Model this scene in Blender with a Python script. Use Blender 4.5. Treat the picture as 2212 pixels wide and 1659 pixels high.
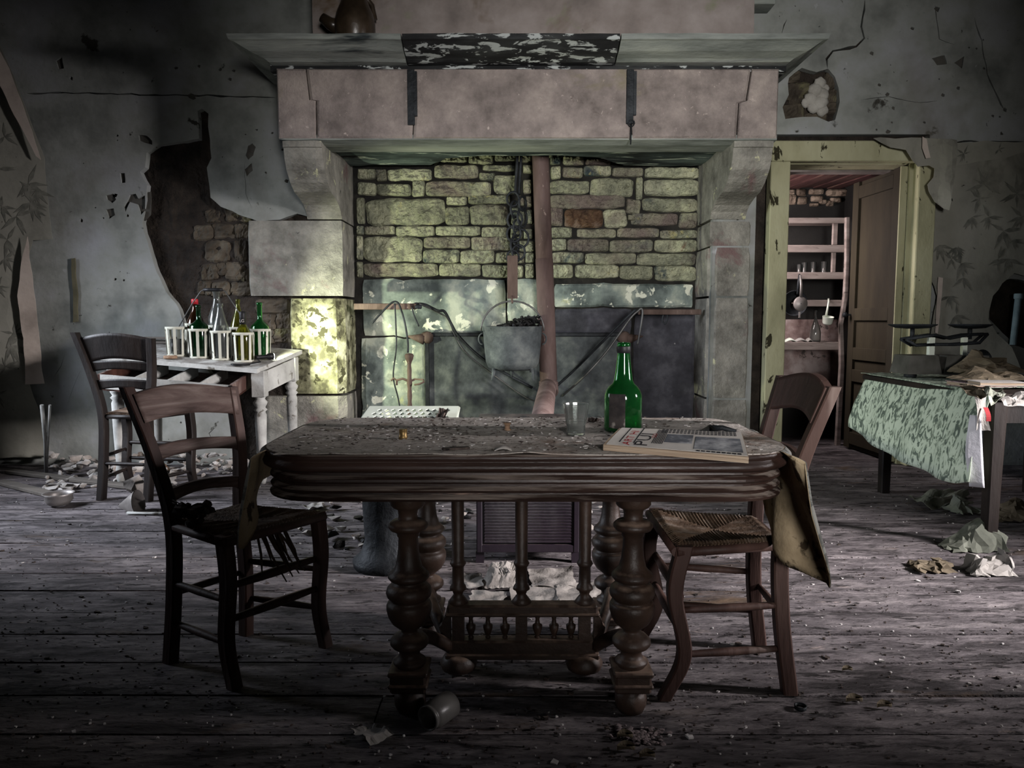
import bpy, bmesh, math, random
from mathutils import Vector, Matrix, noise, geometry

for _o in list(bpy.data.objects):
    bpy.data.objects.remove(_o)
sc = bpy.context.scene
V = Vector
# ------------------------------------------------------------------ camera
CX, CY, FPX, CAMH, HOR = 1106.0, 829.5, 1597.0, 1.08, 690.0
PITCH = math.atan((CY - HOR) / FPX)
cam = bpy.data.cameras.new('camera')
cam.sensor_fit = 'HORIZONTAL'
cam.sensor_width = 36.0
cam.lens = 36.0 * FPX / 2212.0
cam.clip_start = 0.05
cam.clip_end = 60
camo = bpy.data.objects.new('camera', cam)
sc.collection.objects.link(camo)
camo.location = (0, 0, CAMH)
camo.rotation_euler = (math.pi / 2 - PITCH, 0, 0)
sc.camera = camo
# ------------------------------------------------------------------ world, exposure
w = bpy.data.worlds.new('world')
sc.world = w
w.use_nodes = True
w.node_tree.nodes['Background'].inputs[0].default_value = (0.6, 0.65, 0.75, 1)
w.node_tree.nodes['Background'].inputs[1].default_value = 0.12
sc.view_settings.view_transform = 'Standard'
sc.view_settings.look = 'None'
sc.view_settings.gamma = 1.0
sc.view_settings.use_curve_mapping = False
sc.view_settings.exposure = 0.0
sc.cycles.max_bounces = 6
sc.cycles.diffuse_bounces = 3
sc.cycles.glossy_bounces = 3
sc.cycles.transmission_bounces = 6
sc.cycles.caustics_reflective = False
sc.cycles.caustics_refractive = False
# ------------------------------------------------------------------ daylight at the room's windows, plus an added fill light
def area(name, loc, aim, sx, sy, power, col, spread=math.pi):
    l = bpy.data.lights.new(name, 'AREA')
    l.shape = 'RECTANGLE'
    l.size = sx
    l.size_y = sy
    l.energy = power
    l.color = col
    l.spread = spread
    o = bpy.data.objects.new(name, l)
    sc.collection.objects.link(o)
    o.location = loc
    o.rotation_euler = (V(aim) - V(loc)).to_track_quat('-Z', 'Y').to_euler()
    return o
WIN_R = (4.05, 1.75, 1.55)      # window in the right wall, outside the frame
WIN_L = (-3.95, 3.75, 1.45)      # window in the left wall, outside the frame
FILL_B = (0.9, -1.75, 1.6)       # added opening behind the camera for the fill light
area('daylight_right_window', (5.0, 1.38, 1.9), (0.2, 2.85, 0.4), 0.5, 0.9, 122, (1.0, 0.94, 0.95), 1.0)
area('daylight_left_window', (-4.45, 3.85, 1.8), (-1.2, 4.5, 0.3), 1.2, 1.2, 44, (0.83, 0.89, 1.0), 1.25)
area('fill_light_back', (0.9, -2.1, 1.6), (0.75, 5.0, 1.95), 0.8, 1.0, 29, (1.0, 0.97, 0.95), 0.80)  # unseen fill added behind the camera to brighten the lintel and hearth
TORCH = 95.0
area('daylight_pantry_window', (1.72, 6.15, 1.75), (2.7, 6.35, 1.0), 0.45, 0.7, 32, (1.0, 0.88, 0.88))

# ------------------------------------------------------------------ helpers
RND = random.Random(11)
def uni(a, b): return RND.uniform(a, b)
def ray(px, py):
    u, v = (px - CX) / FPX, (CY - py) / FPX
    c, s = math.cos(PITCH), math.sin(PITCH)
    return V((u, c + v * s, -s + v * c))
def PY(px, py, Y):
    r = ray(px, py)
    return V((0, 0, CAMH)) + r * (Y / r.y)
def PZ(px, py, Z):
    r = ray(px, py)
    return V((0, 0, CAMH)) + r * ((Z - CAMH) / r.z)
def X_(px, Y, py=HOR): return PY(px, py, Y).x
def Z_(py, Y, px=CX): return PY(px, py, Y).z
def lerp(a, b, t): return a + (b - a) * t
def nz(x, y=0, z=0): return noise.noise(V((x, y, z)))
def smooth(t):
    t = max(0, min(1, t)); return t * t * (3 - 2 * t)
def interp(tab, t):
    if t <= tab[0][0]: return tab[0][1]
    for (a, va), (b, vb) in zip(tab, tab[1:]):
        if t <= b:
            return lerp(va, vb, (t - a) / (b - a))
    return tab[-1][1]

ORG = {}
def setp(o, label=None, cat=None, group=None, kind=None):
    if label: o['label'] = label
    if cat: o['category'] = cat
    if group: o['group'] = group
    if kind: o['kind'] = kind
    return o
def thing(name, loc, label, cat, group=None):
    o = bpy.data.objects.new(name, None)
    o.empty_display_size = 0.1
    sc.collection.objects.link(o)
    o.location = loc
    ORG[o.name] = V(loc)
    return setp(o, label, cat, group)

class MB:
    def __init__(self):
        self.v, self.f, self.s = [], [], []
    def add(self, vs, fs, sm=False):
        b = len(self.v)
        self.v += [V(p) for p in vs]
        self.f += [tuple(i + b for i in q) for q in fs]
        self.s += [sm] * len(fs)
        return self
    def box(self, c, size, rot=None, bev=0.0, sm=False):
        bm = bmesh.new()
        bmesh.ops.create_cube(bm, size=1)
        for v in bm.verts:
            v.co = V((v.co.x * size[0], v.co.y * size[1], v.co.z * size[2]))
        if bev:
            bmesh.ops.bevel(bm, geom=bm.edges[:], offset=bev, segments=1, affect='EDGES', profile=0.5)
        m = Matrix.Translation(V(c))
        if rot is not None:
            m = m @ (rot.to_4x4() if isinstance(rot, Matrix) else Matrix.Rotation(rot, 4, 'Z'))
        bm.verts.index_update()
        self.add([m @ v.co for v in bm.verts], [[v.index for v in f.verts] for f in bm.faces], sm)
        bm.free()
        return self
    def tube(self, pts, r, n=8, sm=True, cap=True, closed=False, flat=1.0):
        pts = [V(p) for p in pts]
        k = len(pts)
        rr = r if isinstance(r, (list, tuple)) else [r] * k
        vs, fs = [], []
        t0 = None; nrm = None
        for i, p in enumerate(pts):
            if closed: t = pts[(i + 1) % k] - pts[i - 1]
            else: t = pts[min(i + 1, k - 1)] - pts[max(i - 1, 0)]
            t.normalize()
            if nrm is None:
                a = V((0, 0, 1)) if abs(t.z) < 0.9 else V((1, 0, 0))
                nrm = (a - t * a.dot(t)).normalized()
            else:
                nrm = (nrm - t * nrm.dot(t)).normalized()
            b = t.cross(nrm)
            for j in range(n):
                an = 2 * math.pi * (j + 0.5) / n
                vs.append(p + (nrm * math.cos(an) + b * math.sin(an) * flat) * rr[i])
        m = k if closed else k - 1
        for i in range(m):
            for j in range(n):
                a, b_ = i * n, ((i + 1) % k) * n
                fs.append((a + j, a + (j + 1) % n, b_ + (j + 1) % n, b_ + j))
        self.add(vs, fs, sm)
        if cap and not closed:
            b = len(self.v) - len(vs)
            self.f.append(tuple(b + j for j in reversed(range(n)))); self.s.append(False)
            self.f.append(tuple(b + (k - 1) * n + j for j in range(n))); self.s.append(False)
        return self
    def lathe(self, prof, c=(0, 0, 0), n=24, M=None, sm=True, cap=True):
        M = M or Matrix.Identity(4)
        c = V(c)
        vs, fs = [], []
        for r, z in prof:
            for j in range(n):
                a = 2 * math.pi * j / n
                vs.append(c + (M @ V((r * math.cos(a), r * math.sin(a), z))))
        for i in range(len(prof) - 1):
            for j in range(n):
                fs.append((i * n + j, i * n + (j + 1) % n, (i + 1) * n + (j + 1) % n, (i + 1) * n + j))
        self.add(vs, fs, sm)
        if cap:
            b = len(self.v) - len(vs)
            self.f.append(tuple(b + j for j in reversed(range(n)))); self.s.append(False)
            q = b + (len(prof) - 1) * n
            self.f.append(tuple(q + j for j in range(n))); self.s.append(False)
        return self
    def prism(self, poly, off):
        """closed solid: 3-D polygon (planar) swept by vector off; concave polygons allowed"""
        poly = [V(p) for p in poly]
        off = V(off)
        n = len(poly)
        tri = geometry.tessellate_polygon([poly])
        vs = poly + [p + off for p in poly]
        fs = [tuple(t) for t in tri] + [tuple(n + i for i in reversed(t)) for t in tri]
        fs += [(i, i + n, (i + 1) % n + n, (i + 1) % n) for i in range(n)]
        return self.add(vs, fs)
    def slab(self, fn, nu, nv, off, sm=False):
        """fn(u,v) sheet given thickness: off is a vector or a function of (u,v)"""
        vs = []
        for k in (0, 1):
            for i in range(nu + 1):
                for j in range(nv + 1):
                    u, v = i / nu, j / nv
                    p = V(fn(u, v))
                    if k: p = p + V(off(u, v) if callable(off) else off)
                    vs.append(p)
        N = (nu + 1) * (nv + 1)
        I = lambda i, j: i * (nv + 1) + j
        fs = []
        for i in range(nu):
            for j in range(nv):
                q = (I(i, j), I(i + 1, j), I(i + 1, j + 1), I(i, j + 1))
                fs.append(q)
                fs.append(tuple(N + a for a in reversed(q)))
        self.add(vs, fs, sm)
        rim = []
        for i in range(nu):
            a, b = I(i, 0), I(i + 1, 0); rim.append((a, a + N, b + N, b))
            a, b = I(i, nv), I(i + 1, nv); rim.append((b, b + N, a + N, a))
        for j in range(nv):
            a, b = I(0, j), I(0, j + 1); rim.append((b, b + N, a + N, a))
            a, b = I(nu, j), I(nu, j + 1); rim.append((a, a + N, b + N, b))
        b0 = len(self.v) - len(vs)
        for q in rim:
            self.f.append(tuple(b0 + i for i in q)); self.s.append(False)
        return self
    def ico(self, c, r, sub=1, squash=(1, 1, 1), amp=0.0, seed=0, fr=3.0, sm=False):
        bm = bmesh.new()
        bmesh.ops.create_icosphere(bm, subdivisions=sub, radius=1)
        vs = []
        for v in bm.verts:
            d = 1 + amp * nz(v.co.x * fr + seed * 7.1, v.co.y * fr + 3.3, v.co.z * fr - seed)
            vs.append(V(c) + V((v.co.x * squash[0], v.co.y * squash[1], v.co.z * squash[2])) * (r * d))
        bm.verts.index_update()
        self.add(vs, [[v.index for v in f.verts] for f in bm.faces], sm)
        bm.free()
        return self
    def chunk(self, c, size, seed=0, cut=0.35):
        """angular broken lump from the hull of random points"""
        rr = random.Random(seed)
        bm = bmesh.new()
        for _ in range(11):
            d = V((rr.gauss(0, 1), rr.gauss(0, 1), rr.gauss(0, 1))).normalized()
            k = rr.uniform(0.75, 1.0)
            bm.verts.new(V((d.x * size[0], d.y * size[1], d.z * size[2])) * k * 0.5)
        bmesh.ops.convex_hull(bm, input=bm.verts[:])
        for v in [v for v in bm.verts if not v.link_faces]:
            bm.verts.remove(v)
        bm.verts.index_update()
        M = Matrix.Translation(V(c)) @ Matrix.Rotation(rr.uniform(0, 6.28), 4, 'Z')
        self.add([M @ v.co for v in bm.verts], [[v.index for v in f.verts] for f in bm.faces])
        bm.free()
        return self
    def build(self, name, mat, parent=None, org=None, label=None, cat=None, group=None, kind=None, xf=None):
        if parent is not None: o0 = ORG[parent.name]
        else: o0 = V(org) if org is not None else V((0, 0, 0))
        used = sorted({i for q in self.f for i in q})
        if len(used) < len(self.v):
            mp_ = {a: b for b, a in enumerate(used)}
            self.v = [self.v[i] for i in used]
            self.f = [tuple(mp_[i] for i in q) for q in self.f]
        vs = [(xf @ p if xf is not None else p) - o0 for p in self.v]
        me = bpy.data.meshes.new(name)
        me.from_pydata([tuple(p) for p in vs], [], self.f)
        me.polygons.foreach_set('use_smooth', self.s)
        for m in (mat if isinstance(mat, list) else [mat]):
            me.materials.append(m)
        me.update()
        o = bpy.data.objects.new(name, me)
        sc.collection.objects.link(o)
        if parent is not None: o.parent = parent
        else: o.location = o0
        ORG[o.name] = o0
        return setp(o, label, cat, group, kind)

def rgb(h):
    """sRGB hex to linear"""
    c = [int(h[i:i + 2], 16) / 255 for i in (0, 2, 4)]
    return tuple(x / 12.92 if x <= 0.04045 else ((x + 0.055) / 1.055) ** 2.4 for x in c) + (1,)

def mat(name, stops, scale=4, stretch=(1, 1, 1), detail=5, rough=0.85, metal=0.0, bump=0.3, bscale=45, dist=0.0,
        spots=(), rnd=0.0, dust=None, trans=0.0, ior=1.45, bdist=0.01, spec=0.3, rot=(0, 0, 0), lo=0.3, hi=0.7, nrough=0.6):
    m = bpy.data.materials.new(name)
    m.use_nodes = True
    nt = m.node_tree
    N, L = nt.nodes, nt.links
    bs = N['Principled BSDF']
    tc = N.new('ShaderNodeTexCoord')
    mp = N.new('ShaderNodeMapping')
    mp.inputs['Scale'].default_value = stretch
    mp.inputs['Rotation'].default_value = rot
    L.new(tc.outputs['Object'], mp.inputs['Vector'])
    oi = None
    if rnd:
        oi = N.new('ShaderNodeObjectInfo')
        cb = N.new('ShaderNodeCombineXYZ')
        mu = N.new('ShaderNodeMath'); mu.operation = 'MULTIPLY'; mu.inputs[1].default_value = 37.0
        L.new(oi.outputs['Random'], mu.inputs[0])
        for i in range(3): L.new(mu.outputs[0], cb.inputs[i])
        L.new(cb.outputs[0], mp.inputs['Location'])
    def ns(sc_, det, vec, ds=0.0):
        n = N.new('ShaderNodeTexNoise')
        n.inputs['Scale'].default_value = sc_
        n.inputs['Detail'].default_value = det
        n.inputs['Roughness'].default_value = nrough
        n.inputs['Distortion'].default_value = ds
        L.new(vec, n.inputs['Vector'])
        return n.outputs['Fac']
    def ramp(fac, st):
        r = N.new('ShaderNodeValToRGB')
        e = r.color_ramp.elements
        while len(e) < len(st): e.new(0.5)
        for k, (p, c) in zip(e, st):
            k.position = p; k.color = c
        L.new(fac, r.inputs[0])
        return r.outputs[0]
    def mix(fac, a, b, mode='MIX'):
        x = N.new('ShaderNodeMix'); x.data_type = 'RGBA'; x.blend_type = mode
        if isinstance(fac, float): x.inputs[0].default_value = fac
        else: L.new(fac, x.inputs[0])
        for s, q in ((6, a), (7, b)):
            if isinstance(q, tuple): x.inputs[s].default_value = q
            else: L.new(q, x.inputs[s])
        return x.outputs[2]
    if len(stops) == 1: col = stops[0]
    else:
        k = len(stops)
        col = ramp(ns(scale, detail, mp.outputs[0], dist), [(lerp(lo, hi, i / (k - 1)), c) for i, c in enumerate(stops)])
    for sp in spots:
        c, s_, lo_, hi_ = sp[:4]
        vec = mp.outputs[0]
        if len(sp) > 4:
            m2 = N.new('ShaderNodeMapping'); m2.inputs['Scale'].default_value = sp[4]
            m2.inputs['Location'].default_value = (3.7 * s_, 1.3, 5.1)
            L.new(tc.outputs['Object'], m2.inputs['Vector'])
            vec = m2.outputs[0]
        f = ramp(ns(s_, 5, vec, 0.4), [(lo_, (0, 0, 0, 1)), (hi_, (1, 1, 1, 1))])
        col = mix(f, col, c)
    if rnd:
        rr = ramp(oi.outputs['Random'], [(0, (1 - rnd,) * 3 + (1,)), (1, (1 + rnd,) * 3 + (1,))])
        col = mix(1.0, col, rr, 'MULTIPLY')
    if dust:
        g = N.new('ShaderNodeNewGeometry')
        sx = N.new('ShaderNodeSeparateXYZ'); L.new(g.outputs['Normal'], sx.inputs[0])
        dn = ns(14, 6, mp.outputs[0])
        ad = N.new('ShaderNodeMath'); ad.operation = 'MULTIPLY'; L.new(sx.outputs[2], ad.inputs[0]); L.new(dn, ad.inputs[1])
        f = ramp(ad.outputs[0], [(dust[1], (0, 0, 0, 1)), (dust[2], (1, 1, 1, 1))])
        col = mix(f, col, dust[0])
    if isinstance(col, tuple): bs.inputs['Base Color'].default_value = col
    else: L.new(col, bs.inputs['Base Color'])
    bs.inputs['Roughness'].default_value = rough
    bs.inputs['Metallic'].default_value = metal
    bs.inputs['Specular IOR Level'].default_value = spec
    bs.inputs['IOR'].default_value = ior
    if trans: bs.inputs['Transmission Weight'].default_value = trans
    if bump:
        b = N.new('ShaderNodeBump')
        b.inputs['Strength'].default_value = bump
        b.inputs['Distance'].default_value = bdist
        L.new(ns(bscale, 4, mp.outputs[0]), b.inputs['Height'])
        L.new(b.outputs[0], bs.inputs['Normal'])
    return m

H = rgb
DUST = H('8a847e')
M = {}
M['plaster'] = mat('old_plaster', [H('5f625e'), H('8a8d88'), H('9b9da0')], 2.2, bump=0.35, bscale=18,
                   spots=[(H('3a3934'), 5.5, 0.66, 0.70), (H('6d6a62'), 1.1, 0.55, 0.75), (H('24231f'), 21, 0.70, 0.73), (H('b3b4b8'), 3.1, 0.66, 0.74)])
M['plaster_pink'] = mat('hood_plaster', [H('635c58'), H('857c77'), H('9c9490')], 2.6, bump=0.5, bscale=14,
                        spots=[(H('5a4a38'), 1.7, 0.60, 0.70), (H('7d7d6a'), 2.4, 0.58, 0.68), (H('2a2622'), 9, 0.70, 0.74)])
M['under_plaster'] = mat('grey_undercoat', [H('3f3d39'), H('57554f')], 6, bump=0.4)
M['mortar'] = mat('dark_mortar', [H('14110e'), H('2a241f'), H('3a332c')], 7, bump=1.0, bscale=16, bdist=0.03)
M['hearth_mortar'] = mat('sooty_mortar', [H('0a0a09'), H('1c1b18'), H('2a2823')], 8, bump=0.8, bscale=30)
M['hearth_stone'] = mat('hearth_stone', [H('585a4e'), H('91937c'), H('bbbb9c')], 5, bump=1.0, bscale=30, bdist=0.035, rnd=0.22, nrough=0.7,
                        spots=[(H('3b4648'), 2.2, 0.56, 0.66), (H('b2ab74'), 6, 0.62, 0.72), (H('6a4a38'), 1.6, 0.67, 0.72), (H('70655e'), 0.9, 0.50, 0.66)])
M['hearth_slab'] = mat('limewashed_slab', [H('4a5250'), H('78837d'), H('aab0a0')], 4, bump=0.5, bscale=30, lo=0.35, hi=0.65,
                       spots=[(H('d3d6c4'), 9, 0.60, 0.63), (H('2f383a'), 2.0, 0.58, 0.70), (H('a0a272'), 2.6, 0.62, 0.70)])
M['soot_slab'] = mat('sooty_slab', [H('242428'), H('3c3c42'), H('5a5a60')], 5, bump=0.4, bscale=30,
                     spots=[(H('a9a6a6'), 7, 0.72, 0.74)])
M['red_stone'] = mat('burnt_stone', [H('33261f'), H('55402f'), H('776a5e')], 6, bump=1.0, bscale=26, bdist=0.03)
M['jamb'] = mat('jamb_stone', [H('54524c'), H('7f7d75'), H('9d9a90')], 4.5, bump=0.7, bscale=28, bdist=0.02, nrough=0.7,
                spots=[(H('b9b896'), 7, 0.62, 0.67), (H('6e5a58'), 1.8, 0.58, 0.68), (H('3c3b39'), 5, 0.67, 0.72)])
M['jamb_lime'] = mat('limewashed_jamb', [H('4d4b3a'), H('7f7e62'), H('b5b598')], 7, bump=0.8, bscale=22, lo=0.38, hi=0.62,
                     spots=[(H('3b3928'), 13, 0.54, 0.58)])
M['lintel'] = mat('pink_lintel_stone', [H('68605c'), H('8a807b'), H('a69b93')], 4, bump=0.8, bscale=60, nrough=0.7,
                  spots=[(H('4b423f'), 2.2, 0.62, 0.72), (H('b7aaa2'), 26, 0.64, 0.70), (H('7e775f'), 1.3, 0.60, 0.72)])
M['cornice'] = mat('cornice_stone', [H('5d625e'), H('868b86'), H('9ea29a')], 4, stretch=(0.4, 1, 2.5), bump=0.45, bscale=40,
                   spots=[(H('2e3436'), 3, 0.62, 0.70)])
M['cornice_dark'] = mat('flaking_black_paint', [H('131414'), H('202122'), H('3a3c3c')], 5, stretch=(0.5, 1, 2), bump=0.5, bscale=30,
                        spots=[(H('a8adab'), 17, 0.55, 0.58, (0.45, 1, 1.6))])
M['soffit'] = mat('peeling_soffit', [H('16191a'), H('3a4445'), H('6a7775')], 4, stretch=(0.5, 1, 1), bump=0.6, bscale=30,
                  spots=[(H('b9c2b8'), 8, 0.60, 0.64, (0.3, 1.6, 1)), (H('0c0d0d'), 5, 0.60, 0.66, (0.3, 1.4, 1))])
M['floor'] = mat('floor_board', [H('3a3537'), H('655f61'), H('8f8888')], 9, stretch=(0.5, 2, 1), bump=0.9, bscale=34, rnd=0.12, rough=0.75, nrough=0.72,
                 spots=[(H('2a2627'), 4, 0.50, 0.64), (H('1f1b1c'), 13, 0.56, 0.64), (H('9a8d88'), 9, 0.64, 0.72, (0.4, 1.6, 1)), (H('1c1818'), 34, 0.58, 0.64), (H('5a4a3c'), 2.0, 0.60, 0.72)])
M['gap'] = mat('floor_gap', [H('0d0b0b')], bump=0)
M['dark_wall'] = mat('dark_wall', [H('1f1e1d'), H('2e2d2b')], 2)
M['ceiling'] = mat('dark_ceiling', [H('1c1a18'), H('2c2926')], 2)
M['door_paint'] = mat('pale_green_paint', [H('7b7a5f'), H('9c9a7c'), H('acab8e')], 3, stretch=(1, 1, 0.4), bump=0.3, bscale=40,
                      spots=[(H('2b2819'), 15, 0.62, 0.65), (H('5f5c45'), 2.5, 0.60, 0.72)])
M['door_leaf'] = mat('brown_door_paint', [H('211d15'), H('2e281d'), H('393325')], 3, stretch=(1, 1, 0.3), bump=0.2)
M['wallpaper'] = mat('bamboo_wallpaper', [H('6d6c64'), H('87867c'), H('918f85')], 2.5, bump=0.3, bscale=12,
                     spots=[(H('4a4840'), 1.8, 0.58, 0.74), (H('2b2a24'), 15, 0.69, 0.72)])
M['paper_back'] = mat('wallpaper_back', [H('8d837a'), H('b0a49a'), H('bdb2a8')], 3, bump=0.3, bscale=10)
M['print'] = mat('leaf_print', [H('4a4b45'), H('66665e'), H('7b7a71')], 14, bump=0)
M['wood'] = mat('worn_brown_wood', [H('261813'), H('3d2a25'), H('5c4740')], 5, stretch=(1, 1, 0.15), bump=0.25, bscale=40, rough=0.6,
                spots=[(H('9a8a82'), 3, 0.60, 0.72)])
M['wood_rail'] = mat('worn_rail_wood', [H('4a3a35'), H('6d5b55'), H('8f8079')], 3.5, stretch=(0.7, 0.7, 5), dist=1.8, bump=0.25, bscale=30, rough=0.6)
M['wood_dark'] = mat('dark_stained_wood', [H('21130f'), H('38221b'), H('4f332a')], 5, stretch=(1, 1, 0.2), bump=0.25, bscale=40, rough=0.5,
                     dust=(H('7d716a'), 0.42, 0.62))
M['wood_black'] = mat('blackened_wood', [H('0d0a09'), H('181210'), H('28201c')], 5, stretch=(1, 1, 0.2), bump=0.2, rough=0.55,
                      dust=(H('5e5650'), 0.5, 0.7))
M['table'] = mat('carved_table_wood', [H('1c120e'), H('30211c'), H('45342e')], 4, stretch=(0.3, 3, 3), bump=0.2, bscale=50, rough=0.45,
                 spots=[(H('8d7468'), 12, 0.68, 0.74)], dust=(H('95887f'), 0.36, 0.54), spec=0.5)
M['table_leg'] = mat('turned_leg_wood', [H('1f1511'), H('35271f'), H('4b3a31')], 5, bump=0.2, rough=0.5, dust=(H('857163'), 0.30, 0.55), spec=0.5)
M['rush'] = mat('rush_seat', [H('2e2219'), H('4d3c2e'), H('6b5a4a')], 9, bump=0.6, bscale=60, dust=(H('766a60'), 0.40, 0.60))
M['white_wood'] = mat('flaking_white_wood', [H('7c7c78'), H('a4a4a0'), H('b6b6b2')], 4, bump=0.3,
                      spots=[(H('5c5850'), 9, 0.62, 0.68)], dust=(H('77736e'), 0.35, 0.55))
M['iron'] = mat('black_iron', [H('131416'), H('24272a'), H('3a3d40')], 6, bump=0.5, bscale=40, rough=0.6, metal=0.4)
M['iron_grey'] = mat('sooty_cast_iron', [H('2e3234'), H('4a4f50'), H('6a6f6c')], 7, bump=0.4, bscale=50, rough=0.7, metal=0.2)
M['rust'] = mat('rusty_iron', [H('352822'), H('55463f'), H('6d5d55')], 6, stretch=(1, 1, 0.3), bump=0.3, rough=0.75, metal=0.1,
                spots=[(H('8a7a74'), 25, 0.64, 0.70)])
M['pipe'] = mat('rusty_flue_pipe', [H('3d302d'), H('5f4e4a'), H('7a6a66')], 4, stretch=(1, 1, 0.3), bump=0.25, rough=0.7,
                spots=[(H('a39087'), 40, 0.66, 0.72)])
M['wire'] = mat('steel_wire', [H('3b3b3b'), H('6a6a68')], 8, rough=0.5, metal=0.5, bump=0)
M['coal'] = mat('charcoal', [H('050505'), H('121212'), H('262626')], 20, bump=0.6, rough=0.6)
M['enamel'] = mat('white_enamel', [H('c3cbbd'), H('dfe5d8')], 3, rough=0.35, bump=0.05, spec=0.5)
M['stove'] = mat('dark_stove_enamel', [H('18131a'), H('2a222a')], 3, rough=0.35, bump=0.1, spec=0.5, dust=(H('6b625c'), 0.4, 0.7))
M['newsprint'] = mat('newsprint', [H('a7a29d'), H('c3beb8')], 6, bump=0.1)
M['old_news'] = mat('dirty_newspaper', [H('5d5955'), H('87827d'), H('9d9892')], 14, bump=0.5, bscale=30)
M['page_edge'] = mat('yellowed_pages', [H('857260'), H('ab9a86')], 6, stretch=(1, 1, 30), bump=0.1)
M['ink'] = mat('black_ink', [H('26262a')], bump=0)
M['ink_grey'] = mat('grey_photo_print', [H('2c2e33'), H('5c5f66'), H('b0b1b4')], 14, bump=0)
M['red_ink'] = mat('red_ink', [H('963034')], bump=0)
M['paper'] = mat('scrap_paper', [H('6f6c68'), H('918d88'), H('a5a19d')], 5, bump=0.3, bscale=14, rnd=0.15)
M['paper_dim'] = mat('dusty_wrapping_paper', [H('50534a'), H('6d7065'), H('83867a')], 4, bump=0.3, bscale=12, rnd=0.15)
M['kraft'] = mat('brown_kraft_paper', [H('463d30'), H('625848'), H('7a6f5f')], 4, bump=0.4, bscale=16)
M['rubble'] = mat('broken_plaster', [H('6d655e'), H('96908a'), H('b5b0ac')], 6, bump=0.6, bscale=40, rnd=0.2, spots=[(H('5a4636'), 3, 0.6, 0.7)])
M['chips'] = mat('plaster_flakes', [H('8a8684'), H('cfcbc8')], 30, bump=0.2)
M['dirt'] = mat('dry_litter', [H('1b1716'), H('39312d'), H('5a4f49')], 30, bump=0.4)
def glass(name, col, rough=0.08, tr=0.95):
    return mat(name, [col], rough=rough, trans=tr, bump=0.0, ior=1.45, spec=0.5)
M['glass_clear'] = glass('dusty_clear_glass', H('d8dedb'), 0.12)
M['glass_green'] = glass('green_glass', H('3fae5a'), 0.08)
M['glass_dkgreen'] = glass('dark_green_glass', H('1f6a38'), 0.1)
M['glass_olive'] = glass('olive_glass', H('b3b545'), 0.1)
M['glass_brown'] = glass('brown_glass', H('7a4a2c'), 0.1)
M['black'] = mat('black_plastic', [H('0c0c0d'), H('1c1c1e')], 8, rough=0.5, bump=0.1)
M['label'] = mat('torn_paper_label', [H('1d1a1a'), H('35302e'), H('b5aea6')], 9, lo=0.4, hi=0.68, bump=0.1)
M['cork'] = mat('cork', [H('6b5340'), H('8d7560')], 20, bump=0.4)
M['brass'] = mat('tarnished_brass', [H('6b5636'), H('9a8258')], 10, metal=0.7, rough=0.4, bump=0.1)
M['stoneware'] = mat('glazed_stoneware', [H('1d1712'), H('332a20'), H('4d4033')], 4, rough=0.3, bump=0.1, spec=0.6)
M['red'] = mat('red_plastic', [H('a0242c')], rough=0.4, bump=0)

_r = bpy.data.materials.new('torch_lens')
_r.use_nodes = True
_b = _r.node_tree.nodes['Principled BSDF']
_b.inputs['Emission Color'].default_value = (0.95, 1, 0.9, 1)
_b.inputs['Emission Strength'].default_value = 25
M['lens'] = _r

def text_mb(s, size):
    cu = bpy.data.curves.new('t', 'FONT')
    cu.body = s
    cu.size = size
    cu.resolution_u = 3
    o = bpy.data.objects.new('t', cu)
    me = o.to_mesh()
    vs = [V(v.co) for v in me.vertices]
    fs = [tuple(p.vertices) for p in me.polygons]
    o.to_mesh_clear()
    bpy.data.objects.remove(o)
    bpy.data.curves.remove(cu)
    return vs, fs
# ================================================================== THE SETTING
W = 5.45          # face of the back wall
HB = 5.80         # face of the hearth's rear masonry
IL, IR = -1.232, 1.435    # inner faces of the jambs
XL, XR, YB, ZT = -3.85, 4.0, -1.9, 3.6

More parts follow.
